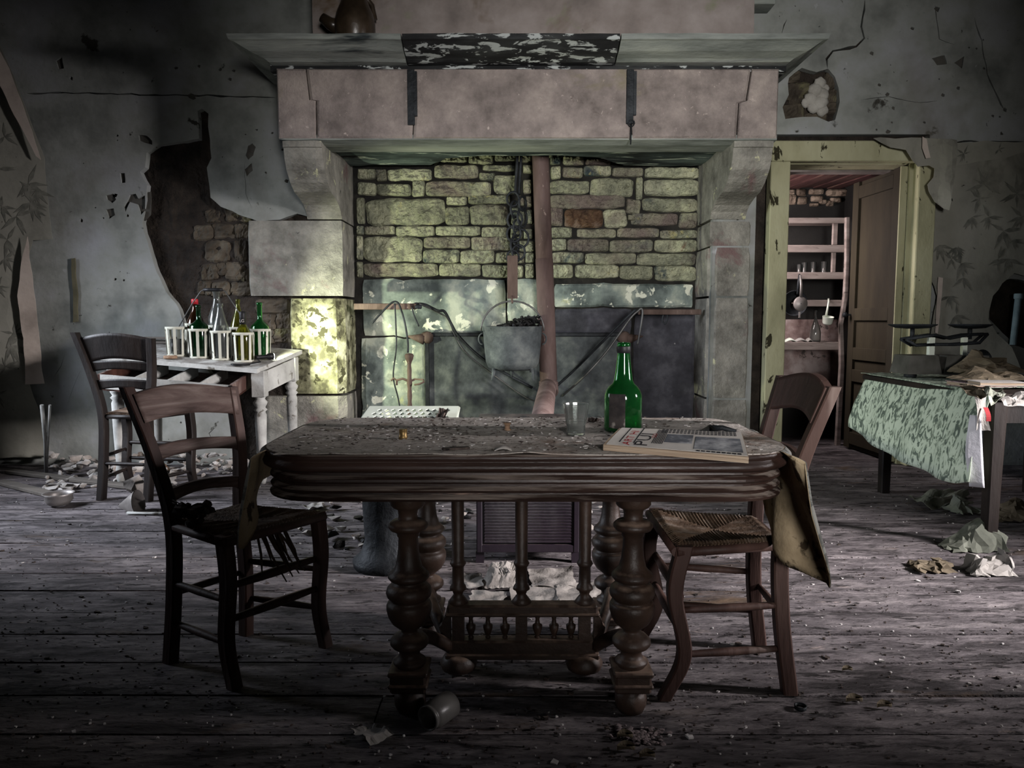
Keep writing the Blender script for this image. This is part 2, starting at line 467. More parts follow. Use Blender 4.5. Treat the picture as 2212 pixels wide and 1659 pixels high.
def jitter(poly, step, amp, seed, closed=True):
    out = []
    n = len(poly)
    for i in range(n if closed else n - 1):
        a, b = V(poly[i]), V(poly[(i + 1) % n])
        k = max(1, int((b - a).length / step))
        for j in range(k):
            p = a.lerp(b, j / k)
            if amp:
                p = p + V((nz(p.x * 9, p.y * 9, seed) + .5 * nz(p.x * 31, p.y * 31, seed), nz(p.x * 9, p.y * 9, seed + 50) + .5 * nz(p.x * 31, p.y * 31, seed + 9))) * amp
            out.append(p)
    return out
def inside(p, poly):
    c = False
    n = len(poly)
    for i in range(n):
        a, b = poly[i], poly[i - 1]
        if (a[1] > p[1]) != (b[1] > p[1]) and p[0] < (b[0] - a[0]) * (p[1] - a[1]) / (b[1] - a[1]) + a[0]:
            c = not c
    return c
def plate(outer, holes, to3, thick, grid=0.0, relief=None):
    """sheet with holes: outer/holes are 2-D polygons, to3(x,y) -> point, thick -> offset vector"""
    pts, edges = [], []
    for poly in [outer] + holes:
        b = len(pts)
        pts += [V(p).to_2d() for p in poly]
        edges += [(b + i, b + (i + 1) % len(poly)) for i in range(len(poly))]
    if grid:
        xs = [p[0] for p in outer]; ys = [p[1] for p in outer]
        x = min(xs) + grid / 2
        while x < max(xs):
            y = min(ys) + grid / 2
            while y < max(ys):
                q = V((x + uni(-.3, .3) * grid, y + uni(-.3, .3) * grid))
                if inside(q, outer) and not any(inside(q, h) for h in holes): pts.append(q)
                y += grid
            x += grid
    vs, es, fs = geometry.delaunay_2d_cdt(pts, edges, [], 0, 1e-5)[:3]
    keep = []
    for f in fs:
        c = sum((vs[i] for i in f), V((0, 0))) / len(f)
        if inside(c, outer) and not any(inside(c, h) for h in holes): keep.append(tuple(f))
    mb = MB()
    n = len(vs)
    top = [V(to3(p.x, p.y)) for p in vs]
    if relief: top = [p + V(relief(p)) for p in top]
    off = V(thick)
    cnt = {}
    for f in keep:
        for i in range(3):
            e = (f[i], f[(i + 1) % 3]); k = tuple(sorted(e))
            cnt.setdefault(k, []).append(e)
    faces = list(keep) + [tuple(n + i for i in reversed(f)) for f in keep]
    for k, l in cnt.items():
        if len(l) == 1:
            a, b = l[0]
            faces.append((b, a, a + n, b + n))
    mb.add(top + [p + off for p in top], faces)
    return mb
def w2(px, py, Y=W):
    p = PY(px, py, Y); return V((p.x, p.z))
def wpoly(pts, Y=W): return [w2(a, b, Y) for a, b in pts]
def crack(pts, wd, seed=0):
    """sliver polygon along a polyline of pixels on the wall"""
    P = jitter(wpoly(pts), 0.05, 0.012, seed, closed=False) + [w2(*pts[-1])]
    L_, R_ = [], []
    n = len(P)
    for i, p in enumerate(P):
        t = (P[min(i + 1, n - 1)] - P[max(i - 1, 0)]).normalized()
        nr = V((-t.y, t.x)); h = wd * (0.25 + 0.75 * abs(nz(p.x * 14, p.y * 14, seed + 3))) * (0.15 if i in (0, n - 1) else 1)
        L_.append(p + nr * h); R_.append(p - nr * h)
    return L_ + R_[::-1]

# ---- floor: joists below, boards on top
fl = setp(MB().box((0.1, 1.9, -0.06), (8.2, 8.2, 0.06)).build('floor', M['gap'], kind='structure'), 'grey worn plank floor covered in dust and litter')
y = 0.62
rows = []
for s in (1.15, 1.36, 1.58, 1.85, 2.05, 2.255, 2.465, 2.66, 2.88, 3.08, 3.29, 3.51, 3.71, 3.93, 4.15, 4.36, 4.58, 4.8, 5.02, 5.24, 5.46, 5.68, 5.9):
    rows.append((y, s)); y = s
rows = [(-1.9, -0.5), (-0.5, 0.62)] + rows
for i, (a, b) in enumerate(rows):
    cuts = [XL] + ([uni(-2.6, -1.2), uni(1.2, 2.6)] if i % 2 else [uni(-0.6, 0.6)]) + [XR + .1]
    for k in range(len(cuts) - 1):
        x0, x1 = cuts[k] + .002, cuts[k + 1] - .002
        g = 0.0045
        dz = uni(-.002, .002)
        def top(u, v, x0=x0, x1=x1, a=a, b=b, dz=dz, g=g):
            X, Yv = lerp(x0, x1, u), lerp(a + g, b - g, v)
            cup = -0.003 * (abs(v - .5) * 2) ** 4
            return (X, Yv + 0.006 * nz(X * 1.3, i * 3.1), dz + cup + 0.002 * nz(X * 2, Yv * 3, 4))
        MB().slab(top, 10, 4, (0, 0, -.028)).build('floor_board', M['floor'], fl)

# ---- back wall: masonry core with openings, plaster over it
door_x0, door_x1, door_z = X_(1691, W), X_(1948, W), Z_(352, W)
hearth = [(IL - .06, -.02), (IL - .06, 3.1), (IR + .06, 3.1), (IR + .06, -.02)]
door = [(door_x0, -.02), (door_x0, door_z), (door_x1, door_z), (door_x1, -.02)]
outer = [(XL, -.05), (XR + .1, -.05), (XR + .1, ZT), (XL, ZT)]
core = plate(outer, [hearth, door], lambda x, z: (x, W + .06, z), (0, .18, 0))
wb = setp(core.build('wall_back', M['mortar'], kind='structure'), 'back wall of rubble masonry under cracked grey plaster')
hole_l = [(437, 235), (449, 246), (450, 275), (453, 300), (457, 340), (447, 362), (452, 400), (456, 425), (476, 446), (502, 455), (530, 470), (560, 478), (604, 474), (640, 462), (668, 468),
          (672, 420), (760, 420), (765, 1000), (760, 1130), (503, 1120), (505, 1010), (506, 930), (492, 862), (450, 800), (405, 740), (388, 667), (368, 642), (345, 602), (330, 560), (312, 502), (308, 480),
          (318, 432), (315, 400), (303, 372), (313, 362), (319, 330), (342, 312), (400, 305), (428, 300), (427, 240)]
hole_r = [(1702, 168), (1732, 148), (1762, 156), (1788, 149), (1803, 166), (1811, 190), (1815, 220), (1806, 258), (1792, 262), (1765, 254), (1733, 254), (1696, 258), (1690, 232), (1702, 205), (1701, 180)]
hole_far = [(2150, 615), (2180, 600), (2230, 610), (2240, 760), (2190, 745), (2165, 720), (2135, 690), (2140, 650)]
jj = lambda h, s, a=0.010: jitter(wpoly(h), 0.045, a, s)
holes = [jj(hole_l, 1), jj(hole_r, 2), jj(hole_far, 3, 0.02)]
outer_p = [(XL, -.04), (IL - .02, -.04), (IL - .02, 1.0), (IL - .02, 2.62), (IR + .02, 2.62), (IR + .02, -.04), (door_x0 - .22, -.04), (door_x0 - .22, door_z + .2), (door_x1 + .14, door_z + .2), (door_x1 + .14, -.04), (XR + .05, -.04), (XR + .05, ZT), (XL, ZT)]
dents = [([(405, 205), (412, 200), (420, 203), (424, 213), (418, 216), (408, 212)], 5), ([(299, 292), (318, 293), (330, 305), (330, 313), (312, 308), (301, 303)], 6),
         ([(260, 375), (270, 374), (272, 394), (262, 396)], 7), ([(229, 422), (245, 418), (252, 432), (243, 440), (232, 432)], 8), ([(268, 448), (280, 420), (292, 418), (298, 428), (313, 422), (314, 455), (305, 464), (296, 440), (280, 436), (272, 458)], 9),
         ([(228, 452), (246, 450), (248, 464), (236, 472)], 10), 
         ([(120, 130), (134, 122), (138, 148), (126, 150)], 12), ([(2012, 126), (2040, 120), (2046, 138), (2024, 140)], 13), ([(2060, 135), (2082, 122), (2078, 148)], 14),
         ([(535, 315), (545, 310), (552, 318), (546, 336), (536, 345), (530, 336)], 15), ([(527, 365), (543, 352), (545, 368), (532, 380)], 16)]
rd = random.Random(14)
for _i in range(60):
    a, b = (rd.uniform(120, 640), rd.uniform(90, 640)) if _i < 34 else (rd.uniform(1720, 2190), rd.uniform(20, 290))
    if (290 < a < 700 and b > 225 and not (470 < a < 640 and 240 < b < 430)) or (1685 < a < 1880 and b < 270) or (a < 640 and 185 < b < 225) or a < 130 and b > 300: continue
    s = rd.uniform(2, 6)
    dents.append(([(a - s, b), (a - s * .3, b - s * rd.uniform(.5, 1.2)), (a + s * rd.uniform(.6, 1.1), b - s * .3), (a + s * .5, b + s * rd.uniform(.5, 1.3)), (a - s * .5, b + s * .7)], 60 + _i))
_dp = [jitter(wpoly(p), 0.02, 0.006, s) for p, s in dents]
for _p in _dp:
    _c = sum(_p, V((0, 0))) / len(_p)
    plate([_c + (q - _c) * 1.5 for q in _p], [], lambda x, z: (x, W + .014, z), (0, .01, 0)).build('undercoat', M['under_plaster'], wb)
holes += _dp
holes += [crack([(58, 203), (160, 201), (300, 205), (430, 206), (594, 211)], 0.012, 21),
          crack([(1787, 146), (1784, 126), (1800, 110), (1850, 100), (1868, 82), (1860, 55), (1868, 0)], 0.022, 22),
          crack([(1690, 72), (1695, 55), (1700, 42)], 0.008, 23), crack([(2019, 10), (2024, 60), (2030, 84), (2060, 96)], 0.007, 24),
          crack([(140, 765), (133, 790), (116, 815)], 0.004, 25), crack([(175, 800), (160, 835), (148, 870)], 0.003, 26),
          crack([(528, 345), (530, 420), (545, 450)], 0.003, 27), crack([(1860, 215), (1920, 208), (1985, 222), (2025, 218)], 0.004, 28),
          crack([(470, 920), (450, 935), (462, 955), (482, 948)], 0.004, 29), crack([(1850, 303), (1990, 300), (2050, 307), (2210, 306)], 0.014, 30),
          crack([(2105, 40), (2120, 90), (2130, 160), (2170, 240)], 0.01, 31)]
pl = plate(outer_p, holes, lambda x, z: (x, W, z), (0, .058, 0), grid=0.16,
           relief=lambda p: (0, 0.012 * nz(p.x * 1.7, p.z * 1.7, 2), 0))
pl.build('plaster', M['plaster'], wb)

P_ = jitter([w2(a, b) for a, b in [(156, 560), (164, 558), (166, 600), (171, 640), (170, 695), (160, 696), (161, 640), (157, 600)]], .03, .006, 11)
plate(P_, [], lambda x, z: (x, W - .014, z), (0, .01, 0)).build('paint_streak', mat('olive_paint', [H('4d4a3a'), H('66614c')], 8), wb)
def stone(x0, z0, x1, z1, Y, seed, depth=0.09, rough=0.016, rnd=0.055, nu=9, nv=6, gap=0.003):
    """one irregular block: rounded outline, hacked face; x/z in world, face at Y"""
    w_, h_ = x1 - x0 - gap, z1 - z0 - gap
    cx, cz = (x0 + x1) / 2, (z0 + z1) / 2
    mb = MB()
    mn = min(w_, h_)
    def fn(u, v):
        a, b = 2 * u - 1, 2 * v - 1
        e = 1 - rnd * (abs(a) ** 6) * (abs(b) ** 6) * 2
        x = cx + a * w_ / 2 * e; z = cz + b * h_ / 2 * e
        ed = max(abs(a) ** 10, abs(b) ** 10)
        x += (nz(z * 11, seed * 1.7) * 0.08 * min(mn, .16)) * abs(a) + 0; z += nz(x * 9, seed * 2.3 + 5) * 0.10 * min(mn, .16) * abs(b)
        yy = Y + ed * depth * 0.24 - rough * (nz(x * 14, z * 14, seed) + 0.7 * nz(x * 34, z * 34, seed) + 0.45 * nz(x * 75, z * 75, seed)) * (1 - 0.5 * ed)
        return (x, yy, z)
    mb.slab(fn, nu, nv, (0, depth, 0))
    return mb

# stones in the broken plaster, left (zoom 4.608, origin 300,420) and right hole
def crop_rect(r, ox, oy, k): return (ox + r[0] / k, oy + r[1] / k, ox + r[2] / k, oy + r[3] / k)
M['rubble_wall'] = mat('dark_rubble_stone', [H('2c2721'), H('4b443a'), H('655d50')], 5, bump=0.9, bscale=26, rnd=0.2, spots=[(H('767355'), 3, 0.6, 0.7)])
lst = [(640, 150, 775, 270), (835, 130, 1000, 255), (1000, 180, 1085, 260), (710, 285, 930, 430), (935, 285, 1060, 425), (645, 460, 875, 670), (935, 440, 1035, 660), (760, 680, 840, 800), (845, 670, 1040, 850),
       (880, 880, 1090, 1010), (1060, 745, 1115, 890), (1140, 1040, 1475, 1180), (1350, 1185, 1485, 1340), (1180, 1190, 1340, 1345), (1330, 1350, 1510, 1480), (1150, 1350, 1320, 1490), (520, 300, 700, 440), (600, 690, 750, 850),
       (700, 870, 870, 1010), (560, 870, 690, 1000)]
for i, r in enumerate(lst):
    a, b, c, d = crop_rect(r, 300, 420, 4.608)
    p, q = w2(a, d), w2(c, b)
    stone(p.x - .012, p.y - .012, q.x + .012, q.y + .012, W + .045, 40 + i, nu=10, nv=8, rough=0.024, rnd=.16).build('stone', M['rubble_wall'], wb)
for i, r in enumerate([(560, 470, 700, 540), (610, 545, 765, 685), (575, 700, 730, 805), (840, 690, 950, 760), (870, 480, 930, 600), (735, 765, 880, 820), (885, 600, 950, 690)]):
    a, b, c, d = crop_rect(r, 1512, 0, 3.16)
    p, q = w2(a, d), w2(c, b)
    stone(p.x - .01, p.y - .01, q.x + .01, q.y + .01, W + .035, 80 + i, nu=10, nv=8, rough=0.024, rnd=.16).build('stone', M['rubble_wall'], wb)
mb = MB()
for i, (a, b, s) in enumerate([(1770, 180, 14), (1762, 196, 17), (1776, 205, 15), (1752, 214, 15), (1770, 222, 18), (1757, 232, 13), (1775, 238, 13), (1740, 222, 10), (1782, 190, 9)]):
    mb.ico(PY(a, b, W + .03), s * .0034, 2, (1, .6, 1), .35, i, 2.6, True)
mb.build('filler_lump', mat('white_filler', [H('8d8a82'), H('b5b2aa')], 9, bump=0.5), wb)
# mud daub relief behind the left hole
def daub(u, v):
    p = w2(lerp(296, 560, u), lerp(225, 1120, v))
    return (p.x, W + .062 - .012 * nz(p.x * 9, p.y * 9, 7) - .012 * nz(p.x * 22, p.y * 22, 3), p.y)
MB().slab(daub, 34, 90, (0, .03, 0)).build('mud_daub', M['mortar'], wb)

# ---- other walls, ceiling, window openings and the added fill-light opening (all outside the frame)
def wall_yz(name, X, thick, hole, label):
    o = [(YB - .1, -.05), (7.0, -.05), (7.0, ZT), (YB - .1, ZT)]
    return setp(plate(o, [hole], lambda a, b: (X, a, b), (thick, 0, 0)).build(name, M['dark_wall'], kind='structure'), label)
wall_yz('wall_left', XL, -.2, [(3.0, .4), (4.9, .4), (4.9, 2.3), (3.0, 2.3)], 'left wall of the room with a small window')
wall_yz('wall_right', XR + .02, .2, [(1.555, .95), (2.45, .95), (2.45, 2.2), (1.555, 2.2)], 'right wall of the room with a casement window')
setp(plate([(XL - .2, -.05), (XR + .3, -.05), (XR + .3, ZT), (XL - .2, ZT)], [[(.45, -.02), (1.35, -.02), (1.35, 2.15), (.45, 2.15)]],
           lambda a, b: (a, YB, b), (0, -.2, 0)).build('wall_front', M['dark_wall'], kind='structure'), 'wall behind the viewer with an added opening for the fill light')  # opening added in the unseen wall to let the fill light through
setp(MB().box((.1, 2.6, ZT + .05), (8.6, 9.4, .1)).build('ceiling', M['ceiling'], kind='structure'), 'dark ceiling above the room')
for n, X, ys, zs in (('window_1', XR + .1, (1.555, 2.45), (.95, 2.2)), ('window_2', XL - .1, (3.0, 4.9), (.4, 2.3))):
    r = setp(MB().box((X, sum(ys) / 2, zs[0] - .02), (.3, ys[1] - ys[0] + .1, .05)).build(n, M['door_paint'], kind='structure', org=(X, sum(ys) / 2, zs[0])), 'casement window frame in the side wall')
    for yy in (ys[0] + .03, ys[1] - .03):
        MB().box((X, yy, sum(zs) / 2), (.05, .055, zs[1] - zs[0])).build('window_frame', M['door_paint'], r)
    for zz in (zs[0] + .03, zs[1] - .03):
        MB().box((X, sum(ys) / 2, zz), (.04, ys[1] - ys[0], .04)).build('glazing_bar', M['door_paint'], r)

# ================================================================== FIREPLACE
fp = thing('fireplace', (0.1, W, 0), 'huge stone fireplace with pink lintel, curved corbels and rubble hearth wall', 'fireplace')
# hearth rear wall: mortar bed and stones
bed = MB().box(((IL + IR) / 2, HB + .09, 1.6), (IR - IL + .5, .1, 3.4)).build('mortar_bed', M['hearth_mortar'], fp)
LS = [(1050, 60, 1380, 165), (1390, 60, 1690, 185), (1700, 60, 1960, 150), (1560, 195, 1950, 270), (60, 240, 280, 372), (285, 240, 412, 385), (420, 240, 950, 390), (980, 190, 1510, 362), (1515, 285, 1710, 385),
      (55, 400, 285, 562), (290, 420, 703, 567), (715, 378, 868, 572), (888, 388, 1672, 572), (1690, 312, 1965, 545), (55, 585, 150, 905), (155, 588, 1108, 912), (1125, 570, 1372, 678), (1388, 556, 1892, 664),
      (1113, 685, 1405, 912), (1415, 670, 1872, 917), (50, 922, 140, 1035), (145, 925, 512, 1035), (522, 920, 988, 1052), (998, 925, 1538, 1048), (1545, 935, 1862, 1068), (55, 1045, 128, 1335), (135, 1050, 840, 1358),
      (852, 1055, 1412, 1198), (1422, 1050, 1905, 1222), (845, 1205, 1285, 1372), (1292, 1215, 1702, 1378), (1710, 1238, 2060, 1372), (55, 1350, 128, 1545), (135, 1365, 1028, 1535), (1038, 1375, 1540, 1535), (1548, 1395, 1885, 1552),
      (2065, 1380, 2180, 1555), (2045, 365, 2150, 545), (2075, 560, 2150, 700), (2085, 725, 2160, 900), (2050, 960, 2160, 1080), (1990, 1095, 2180, 1232), (1890, 940, 2040, 1080), (1900, 700, 2060, 910), (1985, 60, 2150, 160),
      (2040, 200, 2150, 300), (1890, 1400, 2050, 1550), (1985, 560, 2060, 690), (2070, 1245, 2180, 1370)]
RS = [(270, 70, 400, 190), (420, 90, 680, 200), (690, 120, 1000, 195), (410, 215, 660, 345), (665, 205, 1000, 330), (1010, 225, 1390, 340), (1400, 225, 2060, 362), (265, 375, 742, 542), (750, 350, 1272, 578), (1290, 342, 1382, 612),
      (1390, 370, 2052, 572), (265, 548, 1168, 722), (1175, 600, 1355, 782), (1372, 590, 2042, 758), (270, 695, 425, 922), (440, 725, 905, 952), (910, 725, 1192, 950), (1195, 790, 1290, 860), (1240, 770, 1805, 922), (1812, 765, 2040, 955),
      (275, 935, 535, 1068), (590, 958, 1062, 1072), (1072, 950, 1575, 1072), (1585, 968, 2040, 1078), (275, 1080, 465, 1225), (470, 1080, 976, 1238), (980, 1085, 1502, 1242), (1512, 1085, 2030, 1240), (280, 1240, 672, 1374),
      (685, 1245, 1300, 1388), (1308, 1250, 2020, 1405), (290, 1385, 545, 1552), (558, 1390, 1092, 1557), (1102, 1395, 1505, 1567), (1512, 1400, 2022, 1590), (275, 205, 400, 365)]
k = 0
for ox, lst in ((760, LS), (1140, RS)):
    for r in lst:
        a, b, c, d = crop_rect(r, ox, 320, 5.53)
        p, q = w2(a, d, HB), w2(c, b, HB)
        red = ox == 1140 and r[0] == 440
        stone(p.x, p.y, q.x, q.y, HB + uni(-.012, .012), k, nu=26, nv=13, rough=.019).build('hearth_stone', M['red_stone' if red else 'hearth_stone'], fp)
        k += 1
# upper throat: plain courses above the soffit line, hidden in the dark
for i in range(6):
    for j in range(5):
        x0 = lerp(IL, IR, i / 6); zz = 2.32 + j * .14
        stone(x0, zz, x0 + .44, zz + .14, HB, 200 + i * 7 + j, nu=4, nv=3).build('hearth_stone', M['hearth_stone'], fp)
# dressed slabs below the rubble
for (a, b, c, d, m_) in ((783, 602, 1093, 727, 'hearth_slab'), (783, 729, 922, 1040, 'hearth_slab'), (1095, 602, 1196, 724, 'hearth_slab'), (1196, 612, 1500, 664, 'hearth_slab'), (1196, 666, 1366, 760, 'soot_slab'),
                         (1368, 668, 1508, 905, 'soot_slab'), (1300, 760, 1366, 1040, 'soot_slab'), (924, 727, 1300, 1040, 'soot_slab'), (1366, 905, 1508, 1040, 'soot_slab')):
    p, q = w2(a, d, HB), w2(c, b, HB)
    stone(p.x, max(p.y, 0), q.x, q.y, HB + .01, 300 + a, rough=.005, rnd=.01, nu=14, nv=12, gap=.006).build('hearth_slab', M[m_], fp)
# hearth floor and inner cheeks
MB().box(((IL + IR) / 2, 5.6, .02), (IR - IL, .5, .05), bev=.01).build('hearth_floor', M['soot_slab'], fp)
# jambs: blocks with chamfered inner corner
def jamb_block(px0, py0, px1, py1, side, m_, cham=0.0, seed=0):
    """front face at W-.012, from outer x to the inner face of the opening"""
    p, q = w2(px0, py1), w2(px1, py0)
    z0, z1 = max(p.y, 0) + .003, q.y - .003
    if side < 0: xo, xi = p.x, IL
    else: xo, xi = q.x, IR
    d = 1 if side < 0 else -1
    f = W - .012
    c = cham
    poly = [(xo, f + .09), (xo, f + .012), (xo + d * .012, f), (xi - d * c, f)] + ([(xi, f + c)] if c else []) + [(xi, HB + .06), (xi - d * .12, HB + .06), (xi - d * .12, f + .09)]
    if side > 0: poly = poly[::-1]
    mb = MB()
    nzn = 6
    vs = []
    for k in range(nzn + 1):
        z = lerp(z0, z1, k / nzn)
        ins = .006 if k in (0, nzn) else 0
        for (x, y_) in poly:
            vs.append((x + d * ins * (1 if abs(x - xo) < .02 else -1) + .004 * nz(z * 7, y_ * 5, seed), y_ + ins + .005 * nz(x * 8, z * 8, seed + 3), z))
    n = len(poly)
    fs = [(a * n + b, a * n + (b + 1) % n, (a + 1) * n + (b + 1) % n, (a + 1) * n + b) for a in range(nzn) for b in range(n)]
    tri = geometry.tessellate_polygon([[V((x, y_, 0)) for x, y_ in poly]])
    fs += [tuple(reversed(t)) for t in tri] + [tuple(nzn * n + i for i in t) for t in tri]
    mb.add(vs, fs)
    return mb.build('jamb_block', M[m_], fp)
jamb_block(540, 476, 745, 640, -1, 'jamb', 0, 1)
jamb_block(632, 644, 745, 851, -1, 'jamb_lime', .055, 2)
jamb_block(556, 855, 745, 1010, -1, 'jamb', .055, 3)
jamb_block(600, 1012, 745, 1045, -1, 'jamb', .055, 4)
jamb_block(1527, 478, 1622, 532, 1, 'jamb', 0, 5)
jamb_block(1527, 534, 1621, 640, 1, 'jamb', .06, 6)
jamb_block(1527, 643, 1618, 860, 1, 'jamb', .06, 7)
jamb_block(1527, 863, 1614, 1045, 1, 'jamb', .06, 8)
# corbels
prof = [(4.88, 2.262), (4.885, 2.19), (4.90, 2.188), (4.915, 2.12), (4.95, 2.06), (5.03, 1.99), (5.12, 1.945), (5.25, 1.918), (5.34, 1.89), (5.40, 1.85), (5.432, 1.80), (5.438, 1.765), (5.438, 1.60), (HB + .05, 1.60), (HB + .05, 2.262)]
for x0, x1 in ((IL - .25, IL), (IR, IR + .255)):
    zb = Z_(475, W)
    pr = [(a, max(b, zb + .003)) for a, b in prof]
    mb = MB()
    n = len(pr)
    K = 6
    vs = []
    for k in range(K + 1):
        x = lerp(x0, x1, k / K)
        ins = .008 if k in (0, K) else 0
        for a, b in pr: vs.append((x, a + ins + .004 * nz(x * 9, b * 9, 5), b))
    fs = [(a * n + b, a * n + (b + 1) % n, (a + 1) * n + (b + 1) % n, (a + 1) * n + b) for a in range(K) for b in range(n)]
    tri = geometry.tessellate_polygon([[V((0, a, b)) for a, b in pr]])
    fs += [tuple(t) for t in tri] + [tuple(K * n + i for i in reversed(t)) for t in tri]
    mb.add(vs, fs).build('corbel', M['jamb'], fp)
# lintel: five blocks with stepped joints, face at Y = 4.85
LY = 4.85
joints = [[(595, 147), (600, 298)], [(660, 148), (668, 215), (682, 217), (683, 298)], [(888, 148), (892, 200), (894, 240), (891, 298)], [(1364, 148), (1362, 230), (1366, 298)], [(1624, 148), (1613, 217), (1597, 222), (1592, 298)], [(1685, 148), (1680, 298)]]
for i in range(5):
    g = .0035
    L_ = [PY(a, b, LY) + V((g, 0, 0)) for a, b in joints[i]]
    R_ = [PY(a, b, LY) - V((g, 0, 0)) for a, b in joints[i + 1]]
    poly = L_ + R_[::-1]
    mb = MB().prism([p + V((0, .012, 0)) for p in poly], (0, .36, 0))
    c = sum(poly, V((0, 0, 0))) / len(poly)
    inn = [c + (p - c) * (1 - .02 / max(.3, (p - c).length)) for p in poly]
    n = len(poly)
    tri = geometry.tessellate_polygon([inn])
    mb.add([p + V((0, .012, 0)) for p in poly] + inn, [tuple(n + k for k in t) for t in tri] + [(k, (k + 1) % n, n + (k + 1) % n, n + k) for k in range(n)])
    mb.build('lintel_block', M['lintel'], fp)
zl = Z_(299, LY)
# chamfer lip and soffit behind the lintel
def lip(u, v):
    x = lerp(X_(612, LY), X_(1668, LY), u)
    return (x, LY + .015 + v * .3, zl - .004 - .012 * smooth(v * 3) + .003 * nz(x * 9, v * 5))
MB().slab(lip, 30, 6, (0, 0, .03)).build('lintel_lip', M['cornice'], fp)
so = [(IL - .02, 5.12), (IR + .02, 5.12), (IR + .02, 5.74), (.86, 5.74), (.64, 5.50), (.40, 5.40), (-.30, 5.40), (-.48, 5.50), (-.62, 5.74), (IL - .02, 5.74)]
so = jitter([V(p) for p in so], .08, .018, 4)
plate(so, [], lambda x, y_: (x, y_, 2.245), (0, 0, .05), grid=.12, relief=lambda p: (0, 0, .012 * nz(p.x * 5, p.y * 5))).build('soffit', M['soffit'], fp)
# cornice: three mitred blocks
csec = [(72, 4.58, 508, 1772), (84, 4.58, 512, 1768), (88, 4.60, 522, 1756), (110, 4.68, 556, 1726), (126, 4.77, 586, 1698), (134, 4.80, 596, 1688)]
cut = [None, X_(878, 4.65), X_(1330, 4.65), None]
for i, m_ in enumerate(('cornice', 'cornice_dark', 'cornice')):
    vs = []
    K = 24
    for (py, Yf, pl_, pr_) in csec:
        xl = X_(pl_, Yf) if cut[i] is None else cut[i] + .004
        xr = X_(pr_, Yf) if cut[i + 1] is None else cut[i + 1] - .004
        z = Z_(py, Yf)
        row = [(xl, W - .01, z)] + [(lerp(xl, xr, k / K), Yf + .006 * nz(lerp(xl, xr, k / K) * 6, z * 9), z + .004 * nz(lerp(xl, xr, k / K) * 4, 3)) for k in range(K + 1)] + [(xr, W - .01, z)]
        vs += row
    n = K + 3
    fs = [(a * n + b, a * n + b + 1, (a + 1) * n + b + 1, (a + 1) * n + b) for a in range(len(csec) - 1) for b in range(n - 1)]
    fs = [tuple(reversed(f)) for f in fs]
    fs += [tuple(range(n)), tuple(reversed(range((len(csec) - 1) * n, len(csec) * n)))]
    fs += [(a * n, (a + 1) * n, (a + 1) * n + n - 1, a * n + n - 1) for a in range(len(csec) - 1)]
    MB().add(vs, fs).build('cornice_block', M[m_], fp)
MB().box((X_(1140, 4.9), 5.15, (Z_(134, 4.8) + Z_(147, LY)) / 2), (X_(1684, LY) - X_(597, LY), .56, .05)).build('fillet', M['cornice_dark'], fp)
# hood
zt = Z_(72, 4.58)
hx0, hx1 = X_(690, 5.0), X_(1611, 5.0)
def hood(u, v):
    x, z = lerp(hx0, hx1, u), lerp(zt - .01, ZT - .02, v)
    return (x, 5.0 + .012 * nz(x * 2.5, z * 2.5, 8) + .006 * nz(x * 9, z * 9), z)
MB().slab(hood, 30, 10, (0, .44, 0)).build('hood', M['plaster_pink'], fp)
# iron straps, ring and rod on the lintel face
for px, b, t in ((886, 270, 150), (1359, 268, 150)):
    a0, a1 = PY(px, t, LY - .012), PY(px + 4, b, LY - .012)
    m_ = MB().box((a0 + a1) / 2, (.045, .012, abs(a0.z - a1.z)), bev=.002)
    m_.box((a0 + a1) / 2 + V((.03, -.004, .02)), (.018, .02, abs(a0.z - a1.z) * .8))
    m_.build('iron_strap', M['iron'], fp)
c = PY(1364, 266, LY - .02)
MB().tube([c + V((.02 * math.cos(t * .6), 0, .02 * math.sin(t * .6))) for t in range(10)], .004, 6, closed=True).tube([c, PY(1362, 312, LY - .02)], .005, 6).build('hook', M['iron'], fp)

# ---- door casing, leaf, pantry
tr = setp(MB().box(((X_(1650, W) + door_x0) / 2, W - .015, door_z / 2), (door_x0 - X_(1650, W), .09, door_z), bev=.006).build('trim_1', M['door_paint'], kind='structure', org=(door_x0, W, 0)), 'flaking pale green door casing beside the fireplace')
zc = Z_(308, W)
MB().box(((X_(1650, W) + X_(1990, W)) / 2, W - .018, (door_z + zc) / 2), (X_(1990, W) - X_(1650, W), .095, zc - door_z), bev=.006).build('head_casing', M['door_paint'], tr)
MB().box(((X_(1962, W) + X_(2000, W)) / 2, W - .015, door_z / 2), (X_(2000, W) - X_(1962, W), .09, door_z), bev=.006).build('side_casing', M['door_paint'], tr)
MB().box((door_x0 - .02, W + .12, door_z / 2), (.05, .2, door_z)).build('jamb_lining', M['door_paint'], tr)
MB().box((door_x1 + .045, W + .12, door_z / 2), (.05, .2, door_z)).build('jamb_lining', M['door_paint'], tr)
MB().box(((door_x0 + door_x1) / 2, W + .12, door_z + .02), (door_x1 - door_x0, .2, .05)).build('jamb_lining', M['door_paint'], tr)
